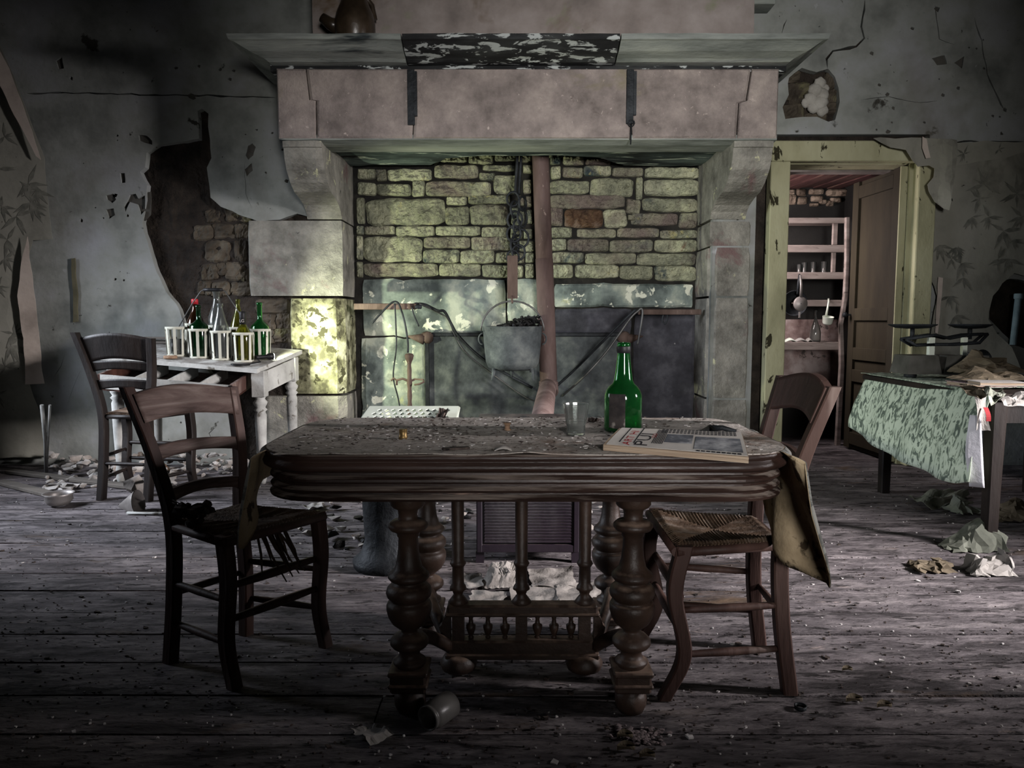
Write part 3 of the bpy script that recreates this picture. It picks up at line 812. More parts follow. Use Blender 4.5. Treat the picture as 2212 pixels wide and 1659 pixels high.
# leaf: hinged at the right, swung into the pantry
hx, hy = door_x1 - .01, W + .05
ex, ey = X_(1838, 6.18), 6.18
ld = V((ex - hx, ey - hy, 0)); lw = ld.length; ld.normalize()
ln = V((-ld.y, ld.x, 0))      # towards -x
ang = math.atan2(ld.y, ld.x)
dl = setp(MB().box(V((hx, hy, 0)) + ld * lw / 2 + V((0, 0, door_z / 2)) - ln * .012, (lw, .022, door_z - .03), ang).build('door_1', M['door_leaf'], kind='structure', org=(hx, hy, 0)), 'brown panelled door standing open into the pantry')
Mz = door_z - .03
for s in (0.045, lw - .045):
    MB().box(V((hx, hy, 0)) + ld * s + V((0, 0, Mz / 2 + .015)) + ln * .005, (.09, .036, Mz), ang, bev=.003).build('stile', M['door_leaf'], dl)
for z in (.1, .62, .80, 1.12, Mz - .07):
    MB().box(V((hx, hy, 0)) + ld * lw / 2 + V((0, 0, z)) + ln * .005, (lw - .18, .034, .10), ang, bev=.003).build('rail', M['door_leaf'], dl)
MB().box(V((hx, hy, 0)) - ld * .006 + V((0, 0, Mz / 2 + .015)), (.012, .05, Mz), ang).build('hinge_edge', M['door_paint'], dl)
kz = Z_(680, 6.15)
kp = V((hx, hy, kz)) + ld * (lw - .04)
MB().tube([kp, kp + ln * .06], .008, 8).lathe([(.004, 0), (.02, .01), (.022, .03), (.012, .04)], kp + ln * .05, 12, Matrix.Rotation(-math.pi / 2, 4, V((ln.y, -ln.x, 0)))).build('door_handle', M['iron'], dl)

setp(MB().box((2.45, 6.2, -.03), (1.4, 1.3, .06)).build('floor_pantry', M['floor'], kind='structure'), 'dark floor of the pantry')
PB = 6.75      # rear wall of the pantry
pw = setp(MB().box((2.45, PB + .06, 1.3), (1.7, .1, 2.7)).build('wall_pantry', M['dark_wall'], kind='structure', org=(2.45, PB, 0)), 'rear wall of the pantry, pink limewash over stone')
M['pink_lime'] = mat('pink_limewash', [H('6a5552'), H('9a8580'), H('c4b4b0')], 4, bump=0.5, bscale=20, lo=.36, hi=.62, spots=[(H('5b524e'), 7, .58, .62)])
setp(MB().box((3.02, 6.3, 1.3), (.06, 1.0, 2.7)).build('wall_pantry_right', M['dark_wall'], kind='structure'), 'side wall of the pantry behind the open door')
setp(plate([(5.62, -.05), (6.8, -.05), (6.8, 2.6), (5.62, 2.6)], [[(5.9, 1.4), (6.4, 1.4), (6.4, 2.1), (5.9, 2.1)]], lambda a, b: (1.86, a, b), (-.06, 0, 0)).build('wall_pantry_left', M['dark_wall'], kind='structure'), 'side wall of the pantry with a small window')
pc = setp(MB().box((2.45, 6.25, 2.31), (1.3, 1.3, .04)).build('ceiling_pantry', M['gap'], kind='structure', org=(2.45, 6.25, 2.4)), 'boarded pantry ceiling')
M['pantry_board'] = mat('red_brown_board', [H('2d1a1a'), H('4a2e2c'), H('5f4a40')], 5, stretch=(3, .3, 1), rnd=.35)
for i in range(9):
    MB().box((1.95 + i * .125, 6.2, 2.27 - .006 * (i % 3)), (.112, 1.3, .024), .12).build('ceiling_board', M['pantry_board'], pc)
MB().box((2.45, 5.73, 2.245), (1.2, .1, .12)).build('lintel_beam', M['plaster_pink'], pc)
M['pantry_stone'] = mat('pantry_stone', [H('4b3f35'), H('7d6e60'), H('a39484')], 6, bump=.8, rnd=.2)
rr = [(360, 760, 640, 890), (660, 745, 900, 930), (960, 750, 1320, 890), (1370, 760, 1940, 930), (460, 900, 660, 1140), (680, 950, 920, 1130), (1000, 920, 1300, 1070), (980, 1090, 1200, 1180), (1200, 1000, 1380, 1120), (1370, 1030, 1550, 1170), (1460, 960, 1740, 1080), (340, 1010, 440, 1140)]
for i, r in enumerate(rr):
    a, b, c_, d = crop_rect(r, 1660, 340, 11.06)
    p, q = w2(a, d, PB), w2(c_, b, PB)
    stone(p.x, p.y, q.x, q.y, PB - .03, 500 + i, nu=5, nv=4, rough=.02).build('stone', M['pantry_stone'], pw)
p, q = w2(1660, 850, PB), w2(1850, 690, PB)
MB().box(((p.x + q.x) / 2, PB, (p.y + q.y) / 2), (q.x - p.x, .03, q.y - p.y)).build('limewash', M['pink_lime'], pw)
# ================================================================== DINING TABLE
T = 0.74
tx0, tx1, ty0, ty1, tr_ = -.665, .735, 1.822, 2.53, .17
def outline(off=0.0, n=10):
    """rounded rectangle, counter-clockwise from front-left end of the front edge"""
    out = []
    cs = [(tx1 - tr_, ty0 + tr_, -90), (tx1 - tr_, ty1 - tr_, 0), (tx0 + tr_, ty1 - tr_, 90), (tx0 + tr_, ty0 + tr_, 180)]
    for cx, cy, a in cs:
        for k in range(n + 1):
            t = math.radians(a + 90 * k / n)
            out.append((cx + (tr_ + off) * math.cos(t), cy + (tr_ + off) * math.sin(t)))
    return out
def moulding(prof, name, mt, parent, sel=None):
    mb = MB()
    P0 = outline(0)
    idx = range(len(P0)) if sel is None else sel
    rows = []
    for off, dz in prof:
        P = outline(off)
        rows.append([V((P[i][0], P[i][1], T + dz)) for i in idx])
    n = len(rows[0])
    vs = [p for r in rows for p in r]
    m_ = n if sel is None else n - 1
    fs = [(a * n + b, (a + 1) * n + b, (a + 1) * n + (b + 1) % n, a * n + (b + 1) % n) for a in range(len(rows) - 1) for b in range(m_)]
    mb.add(vs, fs, True)
    return mb
tb = thing('dining_table', (.03, 2.18, 0), 'carved dark wooden dining table with moulded edge and turned legs in centre', 'table')
pr = [(-.02, 0), (-.003, 0), (0, -.003), (0, -.011), (-.005, -.015), (-.004, -.018), (.003, -.023), (.006, -.030), (.004, -.037), (-.004, -.043), (-.03, -.046)]
mb = moulding(pr, 'tabletop', None, None)
P = outline(-.02)
mb.add([V((x, y_, T)) for x, y_ in P], [tuple(range(len(P)))])
P = outline(-.03)
mb.add([V((x, y_, T - .046)) for x, y_ in P], [tuple(reversed(range(len(P))))])
mb.build('tabletop', M['table'], tb)
ap = [(-.032, -.044), (-.030, -.054), (-.020, -.057), (-.013, -.063), (-.012, -.069), (-.020, -.075), (-.028, -.077), (-.028, -.083), (-.018, -.086), (-.012, -.091), (-.014, -.096), (-.027, -.100), (-.027, -.104), (-.016, -.108), (-.010, -.113), (-.012, -.119), (-.05, -.119), (-.05, -.044)]
n_ = len(outline())
# split the apron at the middle of the front and back edges
def apron(x_lo, x_hi, name, back=False):
    P0 = outline(0)
    pts = []
    dense = []
    for i in range(n_):
        a, b = P0[i], P0[(i + 1) % n_]
        k = 8 if math.dist(a, b) > .3 else 1
        for j in range(k): dense.append((i, j / k))
    rows = []
    for off, dz in ap:
        P = outline(off); rows.append([V((lerp(P[i][0], P[(i + 1) % n_][0], t), lerp(P[i][1], P[(i + 1) % n_][1], t), T + dz)) for i, t in dense])
    n = len(rows[0])
    mb = MB()
    vs = [p for r in rows for p in r]
    fs = []
    for b in range(n):
        mid = (rows[0][b].x + rows[0][(b + 1) % n].x) / 2
        my = (rows[0][b].y + rows[0][(b + 1) % n].y) / 2
        if x_lo <= mid <= x_hi and (back is None or (my > 2.2) == back):
            for a in range(len(rows) - 1): fs.append((a * n + b, (a + 1) * n + b, (a + 1) * n + (b + 1) % n, a * n + (b + 1) % n))
    mb.add(vs, fs, False)
    return mb.build(name, M['table'], tb)
xm = .035
apron(-9, xm, 'apron', None)
apron(xm, .60, 'apron')
apron(xm, .60, 'apron', True)
apron(.60, 9, 'apron', None)
# turned legs: radius, height (crop units, centre line at zero)
LP = [(105, 0), (105, 150), (92, 165), (62, 180), (57, 210), (60, 238), (100, 246), (118, 262), (120, 276), (108, 292), (72, 306), (66, 330), (60, 336), (62, 400), (70, 460), (84, 510), (104, 530), (124, 548), (126, 562), (112, 578),
      (84, 586), (80, 596), (112, 606), (132, 626), (139, 650), (132, 672), (112, 690), (108, 698), (128, 706), (137, 726), (136, 752), (126, 790), (104, 826), (66, 856), (48, 868), (50, 884), (90, 900), (116, 926), (118, 946), (104, 964), (80, 976),
      (64, 990), (62, 1010), (74, 1030), (98, 1044), (100, 1058), (84, 1072), (84, 1086)]
FT = [(80, 1200), (70, 1216), (88, 1232), (98, 1262), (96, 1300), (78, 1340)]
KS = 0.000452
def leg(x, y_):
    top = .655
    f = lambda prof: [(r * KS, (1340 - yy) / 1340 * top) for r, yy in reversed(prof)]
    o = MB().lathe(f(LP), (x, y_, 0), 26).build('leg', M['table_leg'], tb)
    zf = lambda yy: (1340 - yy) / 1340 * top
    m_ = MB().box((x, y_, (zf(1080) + zf(1205)) / 2), (.098, .098, zf(1080) - zf(1205)), bev=.006)
    m_.box((x, y_, zf(1092)), (.108, .108, .014), bev=.004).box((x, y_, zf(1160)), (.108, .108, .012), bev=.004)
    m_.build('block', M['table_leg'], o)
    MB().lathe(f(FT), (x, y_, 0), 20).build('foot', M['table_leg'], o)
lxs = (X_(876, 1.97), X_(1374, 1.97))
for y_ in (1.97, 2.42):
    for x in lxs: leg(x, y_)
dm = 2.195
rx0, rx1 = X_(962, dm), X_(1296, dm)
z_u, z_l = Z_(1314, dm), Z_(1398, dm)
def ogee_rail(z, h, name):
    MB().box(((rx0 + rx1) / 2, dm, z), (rx1 - rx0, .05, h), bev=.006).box(((rx0 + rx1) / 2, dm, z - h * .32), (rx1 - rx0 + .012, .062, h * .3), bev=.004).build(name, M['table_leg'], tb)
ogee_rail(z_u, .036, 'rail'); ogee_rail(z_l, .06, 'rail')
for px in (986, 1127, 1268):
    x = X_(px, dm)
    r = .0185
    MB().lathe([(.026, z_u + .016), (.031, z_u + .022), (.022, z_u + .034), (.014, z_u + .045), (.018, z_u + .056), (.026, z_u + .062), (.024, z_u + .07), (r, z_u + .078), (r * .95, z_u + .13), (.021, z_u + .135), (.025, z_u + .142), (.021, z_u + .149), (r, z_u + .153), (r * 1.05, T - .17), (r * 1.2, T - .11)], (x, dm, 0), 18).build('post', M['table_leg'], tb)
    MB().box((x, dm, (z_u + z_l) / 2), (.036, .04, z_u - z_l)).build('post_block', M['table_leg'], tb)
for px in (1014, 1052, 1090, 1163, 1200, 1238):
    h0, h1 = z_l + .028, z_u - .018
    f = lambda t: lerp(h0, h1, t)
    MB().lathe([(.007, f(0)), (.009, f(.08)), (.006, f(.14)), (.009, f(.2)), (.0145, f(.42)), (.015, f(.56)), (.008, f(.62)), (.006, f(.8)), (.008, f(.88)), (.006, f(1))], (X_(px, dm), dm, 0), 14).build('baluster', M['table_leg'], tb)
for px in (986, 1268):
    MB().lathe([(.03, 0), (.052, .012), (.058, .03), (.045, .052), (.03, .062), (.03, z_l - .02)], (X_(px, dm), dm, 0), 18).build('foot', M['table_leg'], tb)
for sx, rx in ((0, rx0), (1, rx1)):
    d = -1 if sx == 0 else 1
    MB().prism([V((rx + d * .025 * math.sin(math.pi * t) ** .6 * (1 if t < .55 else .7), dm - .012, lerp(z_l + .03, z_u - .016, t))) for t in [i / 10 for i in range(11)]] + [V((rx - d * .01, dm - .012, z_u - .016)), V((rx - d * .01, dm - .012, z_l + .03))], (0, .024, 0)).build('bracket', M['table_leg'], tb)
    for y_ in (1.97, 2.42):
        a, b = V((rx - d * .01, dm, z_l)), V((lxs[sx], y_, .19))
        pts = [a.lerp(b, t) + V((d * .02 * math.sin(math.pi * t), 0, .03 * math.sin(math.pi * t))) for t in [i / 8 for i in range(9)]]
        MB().tube(pts, .02, 8).build('stretcher', M['table_leg'], tb)

# ---- oilcloth
M['oilcloth'] = mat('dusty_oilcloth', [H('8b837c'), H('aaa39c'), H('c0bab4')], 6, bump=.5, bscale=40, rough=.7,
                    nrough=.75, spots=[(H('5a534e'), 55, .54, .62), (H('b5b0ac'), 48, .56, .64), (H('6a6158'), 4, .55, .70), (H('7d6658'), 2.2, .58, .7)])
M['oil_pattern'] = mat('oilcloth_pattern', [H('5b5b58'), H('84847f')], 11, dist=2.5, lo=.46, hi=.52, bump=.2, rough=.6)
M['oil_back'] = mat('oilcloth_backing', [H('75664f'), H('a08e72'), H('b5a386')], 7, bump=.4, bscale=30, spots=[(H('463a2c'), 14, .58, .64)])
cl = thing('tablecloth', (.03, 2.18, T), 'dusty patterned oilcloth on the dining table, its corners hanging down', 'tablecloth')
fe = [(-.60, ty0 + .012)]
for i in range(41):
    x = lerp(-.57, .60, i / 40)
    fe.append((x, ty0 + .010 + .012 * nz(x * 6, 3) ))
op = fe[:]
for (a, b) in outline(-.004)[1:n_ // 4 * 3 - 1]:
    if b > ty0 + .02: op.append((a, b))
P = outline(-.004)
op += [p for p in P[n_ // 4 * 2 + 1:] if p[1] > ty0 + .03]
seen = []
for p in op:
    if all(math.dist(p, q) > .004 for q in seen): seen.append(p)
c0 = V((.03, 2.17))
seen.sort(key=lambda p: math.atan2(p[1] - c0.y, p[0] - c0.x))
def wav(p):
    e = smooth(1 - (p.y - ty0) / .05) if -.5 < p.x < .2 else 0
    return (0, 0, .0035 + .002 * nz(p.x * 7, p.y * 7) + e * .010 * max(0, nz(p.x * 11, 1.2)) + .004 * max(0, nz(p.x * 2, p.y * 14, 4)))
plate([V(p) for p in seen], [], lambda x, y_: (x, y_, T), (0, 0, -.0022), grid=.035, relief=wav).build('cloth_top', M['oilcloth'], cl)
def flap(path, drops, outs, name, side):
    """hanging edge: path of (x,y) along the table edge, drop lengths and outward swing"""
    m = len(path) - 1
    def edge(u):
        t = u * m; i = min(int(t), m - 1); return V(path[i]).lerp(V(path[i + 1]), t - i)
    def fn(u, v):
        e = edge(u); e2 = edge(min(u + .02, 1)); e1 = edge(max(u - .02, 0))
        tg = (e2 - e1).normalized(); nr = V((tg.y, -tg.x)) * side
        d = interp(drops, u); o = interp(outs, u)
        roll = .016 * math.sin(min(1, v * d / .03) * math.pi / 2)
        q = e + nr * (roll + o * smooth(v) + .012 * math.sin(u * 14 + v * 3) * v)
        z = T + .003 - max(0, v * d - .006) + (.0 if v * d > .006 else 0)
        return V((q.x, q.y, z))
    MB().slab(fn, 34, 18, lambda u, v: V((0, 0, 0)) - V(((edge(u) - c0).normalized().x, (edge(u) - c0).normalized().y, 0)) * .0015, True).build(name, M['oil_pattern'], cl)
    def fb(u, v):
        p = fn(u, v); d = (edge(u) - c0).normalized(); return p - V((d.x, d.y, 0)) * .0025
    MB().slab(fb, 34, 18, lambda u, v: V(((edge(u) - c0).normalized().x, (edge(u) - c0).normalized().y, 0)) * -.0008, True).build(name + '_backing', M['oil_back'], cl)
P = outline(0)
right = [V(p) for p in P[5:11]] + [V((tx1, 2.05)), V((tx1, 2.12)), V((tx1, 2.18)), V((tx1, 2.26))]
flap(right, [(0, .03), (.1, .18), (.22, .34), (.32, .375), (.55, .34), (.72, .30), (.86, .24), (.93, .12), (1, .07)], [(0, .05), (.2, .11), (.35, .09), (.5, .02), (.62, -.006), (1, 0)], 'hanging_corner', 1)
P2 = outline(0)[n_ // 4 * 3:]
left = [V((tx0, 2.36)), V((tx0, 2.2)), V((tx0, 2.06))] + [V(p) for p in P2[:5]]
flap(left, [(0, .1), (.3, .12), (.5, .20), (.7, .28), (.8, .26), (.92, .12), (1, .03)], [(0, .01), (.5, .02), (.75, .05), (1, .04)], 'hanging_corner', 1)

# ================================================================== CHAIRS
def post(mb, pts, w_, d_, side, front):
    """square-section post swept through pts; w_ along side axis, d_ along front axis (lists allowed)"""
    k = len(pts)
    ws = w_ if isinstance(w_, list) else [w_] * k
    ds = d_ if isinstance(d_, list) else [d_] * k
    vs, fs = [], []
    for i, p in enumerate(pts):
        a, b = side * ws[i] / 2, front * ds[i] / 2
        c = .22
        for (s, t) in ((-1, -1 + c), (-1 + c, -1), (1 - c, -1), (1, -1 + c), (1, 1 - c), (1 - c, 1), (-1 + c, 1), (-1, 1 - c)):
            vs.append(V(p) + a * s + b * t)
    n = 8
    fs = [(i * n + j, i * n + (j + 1) % n, (i + 1) * n + (j + 1) % n, (i + 1) * n + j) for i in range(k - 1) for j in range(n)]
    fs += [tuple(reversed(range(n))), tuple((k - 1) * n + j for j in range(n))]
    mb.add(vs, fs)
    return mb
def curve3(a, b, c, d, n=8):
    """smooth path through four points"""
    P = [V(a), V(b), V(c), V(d)]
    P = [P[0] * 2 - P[1]] + P + [P[3] * 2 - P[2]]
    out = []
    for s in range(3):
        p0, p1, p2, p3 = P[s:s + 4]
        for i in range(n):
            t = i / n
            out.append(.5 * ((2 * p1) + (p2 - p0) * t + (2 * p0 - 5 * p1 + 4 * p2 - p3) * t * t + (-p0 + 3 * p1 - 3 * p2 + p3) * t ** 3))
    return out + [V(d)]
def chair(label, FL, FR, BL, BR, SBL, SBR, TL, TR, seat, mats, group, rail_h=.075, arch=.03, slats=(), seat_style='rush', sabre=.03, kw=.034):
    """feet FL FR BL BR (x,y); back posts pass SBL/SBR at seat height and end at TL/TR (x,y,z)"""
    FL, FR, BL, BR, SBL, SBR = [V((a[0], a[1], 0)) for a in (FL, FR, BL, BR, SBL, SBR)]
    TL, TR = V(TL), V(TR)
    c = (FL + FR + BL + BR) / 4
    root = thing('dining_chair', c, label, 'chair', group)
    front = ((FL + FR) / 2 - (SBL + SBR) / 2).normalized()
    side = ((FR - FL)).normalized()
    mw, mr, ms = mats
    for F_ in (FL, FR):
        p = curve3(F_, F_ - front * sabre * .9 + V((0, 0, seat * .3)), F_ - front * sabre * .4 + V((0, 0, seat * .7)), F_ - front * sabre * .8 + V((0, 0, seat + .005)))
        n = len(p)
        post(MB(), p, kw, [lerp(kw * .85, kw * 1.15, i / n) for i in range(n)], side, front).build('leg', mw, root)
    posts = []
    for B_, S_, T_ in ((BL, SBL, TL), (BR, SBR, TR)):
        s3 = S_ + V((0, 0, seat))
        mid = s3.lerp(T_, .5) + front * .018
        p1 = curve3(B_, B_.lerp(s3, .5) + front * .012, s3, mid)[:-1]
        p2 = curve3(B_.lerp(s3, .5), s3, mid, T_)[8:]
        p = p1[:17] + p2
        n = len(p)
        post(MB(), p, kw * .95, [kw * (1.05 if i < n * .6 else lerp(1.05, .8, (i / n - .6) / .4)) for i in range(n)], side, front).build('back_post', mw, root)
        posts.append(p)
    def on(post_, z):
        for a, b in zip(post_, post_[1:]):
            if a.z <= z <= b.z: return a.lerp(b, (z - a.z) / max(1e-6, b.z - a.z))
        return post_[-1]
    # curved top rail
    def rail(u, v):
        zt_ = min(TL.z, TR.z) - .004; h = rail_h
        a, b = on(posts[0], zt_ - h * (1 - v)), on(posts[1], zt_ - h * (1 - v))
        p = a.lerp(b, u)
        k = math.sin(math.pi * u)
        z = lerp(zt_ - h + arch * .75 * k, zt_ + arch * k, v)
        return V((p.x, p.y, z)) - front * (.028 * k)
    MB().slab(rail, 22, 8, front * .02, True).build('top_rail', mr, root)
    for zs, hh, ar in slats:
        def sl(u, v):
            a, b = on(posts[0], zs + hh * (v - .5)), on(posts[1], zs + hh * (v - .5))
            k = math.sin(math.pi * u)
            p = a.lerp(b, u)
            return V((p.x, p.y, zs + hh * (v - .5) * (1 - .15 * k) + ar * k)) - front * (.022 * k)
        MB().slab(sl, 16, 5, front * .016, True).build('back_slat', mr, root)
    # seat
    cs = [SBL + V((0, 0, seat)), SBR + V((0, 0, seat)), FR + V((0, 0, seat)) - front * sabre * .6, FL + V((0, 0, seat)) - front * sabre * .6]
    cs[2] += side * .012 + front * .012; cs[3] += -side * .012 + front * .012
    def st(u, v):
        p = cs[0].lerp(cs[1], u).lerp(cs[3].lerp(cs[2], u), v)
        a, b = abs(u - .5) * 2, abs(v - .5) * 2
        m_ = max(a, b)
        k = math.sin((u if b > a else v) * 190) * .0022 if seat_style == 'rush' else 0
        dip = -.016 * (1 - a * a) * (1 - b * b)
        ro = -.010 * smooth((m_ - .86) / .14)
        return p + V((0, 0, .012 + k + dip + ro))
    MB().slab(st, 96, 96, (0, 0, -.026), False).build('seat', ms, root)
    for a, b in ((3, 2), (0, 1), (0, 3), (1, 2)):
        MB().tube([cs[a] + V((0, 0, -.012)), cs[b] + V((0, 0, -.012))], .014, 8).build('seat_rail', mw, root)
    # stretchers
    fl_, fr_, bl_, br_ = FL - front * sabre * .7, FR - front * sabre * .7, BL.lerp(SBL, .5), BR.lerp(SBR, .5)
    up = lambda p, z: V((p.x, p.y, z))
    for (a, b, z, r) in ((fl_, bl_, .26, .011), (fl_, bl_, .13, .011), (fr_, br_, .26, .011), (fr_, br_, .13, .011), (fl_, fr_, .30, .013), (fl_, fr_, .2, .013), (bl_, br_, .22, .011)):
        A, B = up(a, z), up(b, z)
        MB().tube([A.lerp(B, t) for t in (0, .12, .3, .5, .7, .88, 1)], [r * .75, r * .85, r, r * 1.12, r, r * .85, r * .75], 8).build('stretcher', mw, root)
    return root, posts, cs, front, side
wm = (M['wood'], M['wood_rail'], M['rush'])
wd = (M['wood_black'], M['wood_black'], M['rush'])
c1 = chair('worn rush-seated chair in the left foreground, facing the dining table', (-.816, 2.09), (-.616, 2.363), (-1.081, 2.255), (-.915, 2.46), (-1.06, 2.26), (-.925, 2.47),
           (-1.205, 2.30, Z_(836, 2.3)), (-.958, 2.51, Z_(836, 2.5)), Z_(1130, 2.25), wm, 'chairs round the dining table', rail_h=.088, arch=.022, slats=((Z_(965, 2.4), .042, .012), (Z_(1050, 2.4), .038, .012)), kw=.036)
c2 = chair('dark-stained chair with wavy slats standing by the left side table', (X_(268, 4.70), 4.70), (X_(408, 4.62), 4.62), (X_(200, 4.37), 4.37), (X_(303, 4.33), 4.33), (X_(212, 4.38), 4.38), (X_(312, 4.34), 4.34),
           (X_(160, 4.31), 4.31, Z_(718, 4.31)), (X_(324, 4.27), 4.27, Z_(731, 4.27)), .515, wd, 'chairs round the dining table', rail_h=.14, arch=.035, slats=((.80, 0.059, .015), (.69, 0.059, .015)), kw=.045, sabre=.04)
c3 = chair('brown chair with sabre legs pushed under the right end of the table', (.435, 2.42), (.435, 2.03), (.815, 2.35), (.805, 2.06), (.785, 2.34), (.775, 2.08),
           (X_(1697, 2.36), 2.37, Z_(812, 2.36)), (X_(1806, 2.04), 2.04, Z_(835, 2.04)), Z_(1165, 2.1), (M['wood'], M['wood'], M['rush']), 'chairs round the dining table', rail_h=.10, arch=.03, slats=((Z_(985, 2.2), .05, .012),), kw=.040, sabre=.06)
# cane threads hanging from the first chair, and dry clump on its seat
mb = MB()
sc1 = (c1[2][2] + c1[2][3]) / 2
for i in range(16):
    p = V((uni(-.80, -.70), uni(2.2, 2.3), .43)); d = V((uni(.02, .10), uni(-.05, .05), -uni(.08, .17)))
    mb.tube([p, p + d * .5 + V((uni(-.01, .01), 0, 0)), p + d], [.004, .004, .002], 5)
mb.build('loose_rush', M['rush'], c1[0])
pos = PZ(415, 1125, c1[2][0].z + .02)
mb = MB()
rr = random.Random(3)
for i in range(26):
    p = pos + V((rr.uniform(-.045, .045), rr.uniform(-.03, .03), rr.uniform(.0, .05)))
    mb.ico(p, rr.uniform(.012, .024), 1, (1, 1, .7), .6, i, 3)
for i in range(10):
    p = pos + V((rr.uniform(-.03, .03), rr.uniform(-.02, .02), .03)); mb.tube([p, p + V((rr.uniform(-.06, .06), rr.uniform(-.03, .03), rr.uniform(-.02, .05)))], .002, 5)
mb.build('dried_clump', M['dirt'], org=pos, label='clump of dark dried plant lying on the left chair seat', cat='dried plant')

# ================================================================== SIDE TABLE (left), standing askew
AX0, AX1, AY0, AY1 = X_(190, 4.72), X_(552, 4.72), 4.72, 5.34
def tz(x, y_): return .764 + .155 * (y_ - 4.72) - .085 * (x - AX1)
st_ = thing('side_table', ((AX0 + AX1) / 2, 5.0, 0), 'white painted side table with an open drawer against the left wall', 'table')
SX = lambda x, y_: x + .2 * (y_ - 4.72) * 0
MB().slab(lambda u, v: V((lerp(AX0, AX1 + .115 * v, u), lerp(AY0, AY1, v), tz(lerp(AX0, AX1, u), lerp(AY0, AY1, v)))), 10, 6, (0, 0, -.028)).build('tabletop', M['white_wood'], st_)
def sleg(px, Y, hy):
    x = X_(px, Y); h = tz(x, Y) - .03
    s = h - .17
    o = MB().lathe([(.018, 0), (.024, .02), (.03, .05), (.022, .07), (.03, .08), (.030, .1), (.026, .12), (.035, .35), (.038, s - .12), (.030, s - .10), (.044, s - .085), (.03, s - .07), (.042, s - .05), (.046, s - .035), (.03, s - .015), (.036, s)], (x, Y, 0), 16).build('leg', M['white_wood'], st_)
    MB().box((x, Y, h - .085), (.085, .085, .17), bev=.004).build('block', M['white_wood'], o)
sleg(557, 4.8, 0); sleg(626, 5.26, 0); sleg(246, 4.8, 0); sleg(330, 5.26, 0)
def panel(a, b, z0, z1, th, name, m_, par):
    """upright board between two plan points; heights below the tabletop"""
    a, b = V(a), V(b)
    n = V((-(b - a).y, (b - a).x)).normalized() * th
    def fn(u, v):
        p = a.lerp(b, u); return V((p.x, p.y, tz(p.x, p.y) - lerp(z1, z0, v)))
    return MB().slab(fn, 2, 2, (n.x, n.y, 0)).build(name, m_, par)
ra, rb = (X_(557, 4.8) + .04, 4.8), (X_(626, 5.26) + .04, 5.26)
panel(ra, rb, .03, .17, .02, 'apron', M['white_wood'], st_)
panel((X_(330, 5.26), 5.27), (X_(626, 5.26), 5.27), .03, .17, .02, 'apron', M['white_wood'], st_)
panel((X_(246, 4.8) - .04, 4.8), (X_(330, 5.26) - .04, 5.26), .03, .17, .02, 'apron', M['white_wood'], st_)
# drawer pulled out to the front
dx0, dx1 = X_(262, 4.8), X_(530, 4.8)
dr = MB().box(((dx0 + dx1) / 2, 4.60, .64), (dx1 - dx0, .02, .012)).build('drawer', M['wood_dark'], st_)
for a, b, m_ in (((dx0, 4.52), (dx1, 4.52), 'white_wood'), ((dx0, 4.52), (dx0, 5.1), 'wood_dark'), ((dx1, 4.52), (dx1, 5.1), 'wood')):
    panel(a, b, .065, .155, .018, 'drawer_side' if a[0] == b[0] else 'drawer_front', M[m_], dr)
for i in range(1, 4):
    x = lerp(dx0, dx1, i / 4); panel((x, 4.54), (x, 5.0), .075, .15, .012, 'divider', M['white_wood'], dr)
MB().slab(lambda u, v: V((lerp(dx0, dx1, u), lerp(4.52, 5.1, v), tz(lerp(dx0, dx1, u), lerp(4.52, 5.1, v)) - .152)), 2, 2, (0, 0, -.01)).build('drawer_bottom', M['wood_dark'], dr)

# bottle carrier: two rows of four ring baskets
M['cream'] = mat('chipped_cream_paint', [H('a3a295'), H('c4c4b6')], 5, bump=.2, spots=[(H('55524a'), 20, .66, .69)])
by0, by1 = 4.90, 5.07
bx = [X_(a, by0) for a in (380, 429, 476, 524)]
bc = thing('bottle_carrier', ((bx[0] + bx[3]) / 2, 4.98, tz(-1.9, 4.98)), 'cream metal bottle carrier with ring baskets on the side table', 'bottle carrier')
BR_, BHt = .068, .19
cells = []
for r_, Y in enumerate((by0, by1)):
    for i, x in enumerate(bx):
        x = x + .028 * r_ * 2
        z = tz(x, Y)
        cells.append((x, Y, z))
        mb = MB()
        rad = lambda t: BR_ * (.88 + .12 * t)
        for zz, h in ((BHt, .018), (.008, .014)):
            k = rad(zz / BHt)
            mb.lathe([(k - .003, zz - h), (k, zz - h), (k + .002, zz), (k - .003, zz), (k - .003, zz - h)], (x, Y, z), 20, cap=False)
        mb.lathe([(0.001, .004), (BR_ * .88, .004), (BR_ * .88, .008), (.001, .008)], (x, Y, z), 16, cap=False)
        for s in range(8):
            a = 2 * math.pi * (s + .3) / 8
            p0 = V((x + math.cos(a) * rad(0), Y + math.sin(a) * rad(0), z + .005)); p1 = V((x + math.cos(a) * rad(1), Y + math.sin(a) * rad(1), z + BHt - .01))
            t_ = V((-math.sin(a), math.cos(a), 0)) * .009; nn = V((math.cos(a), math.sin(a), 0)) * .003
            mb.add([p0 - t_, p0 + t_, p1 + t_, p1 - t_, p0 - t_ + nn, p0 + t_ + nn, p1 + t_ + nn, p1 - t_ + nn], [(0, 1, 2, 3), (7, 6, 5, 4), (0, 4, 5, 1), (1, 5, 6, 2), (2, 6, 7, 3), (3, 7, 4, 0)])
        mb.build('basket', M['cream'], bc)
hA, hB_ = V((cells[0][0] - .02, 4.985, cells[0][2] + BHt)), V((cells[3][0] + .02, 4.985, cells[3][2] + BHt))
g0, g1 = PY(440, 626, 4.985), PY(480, 626, 4.985)
MB().tube([hA, hA.lerp(g0, .55) + V((0, 0, .02)), g0 - V((.02, 0, .01)), g0, g1, g1 + V((.02, 0, -.01)), hB_.lerp(g1, .55) + V((0, 0, .02)), hB_], .0035, 6).build('bail', M['wire'], bc)
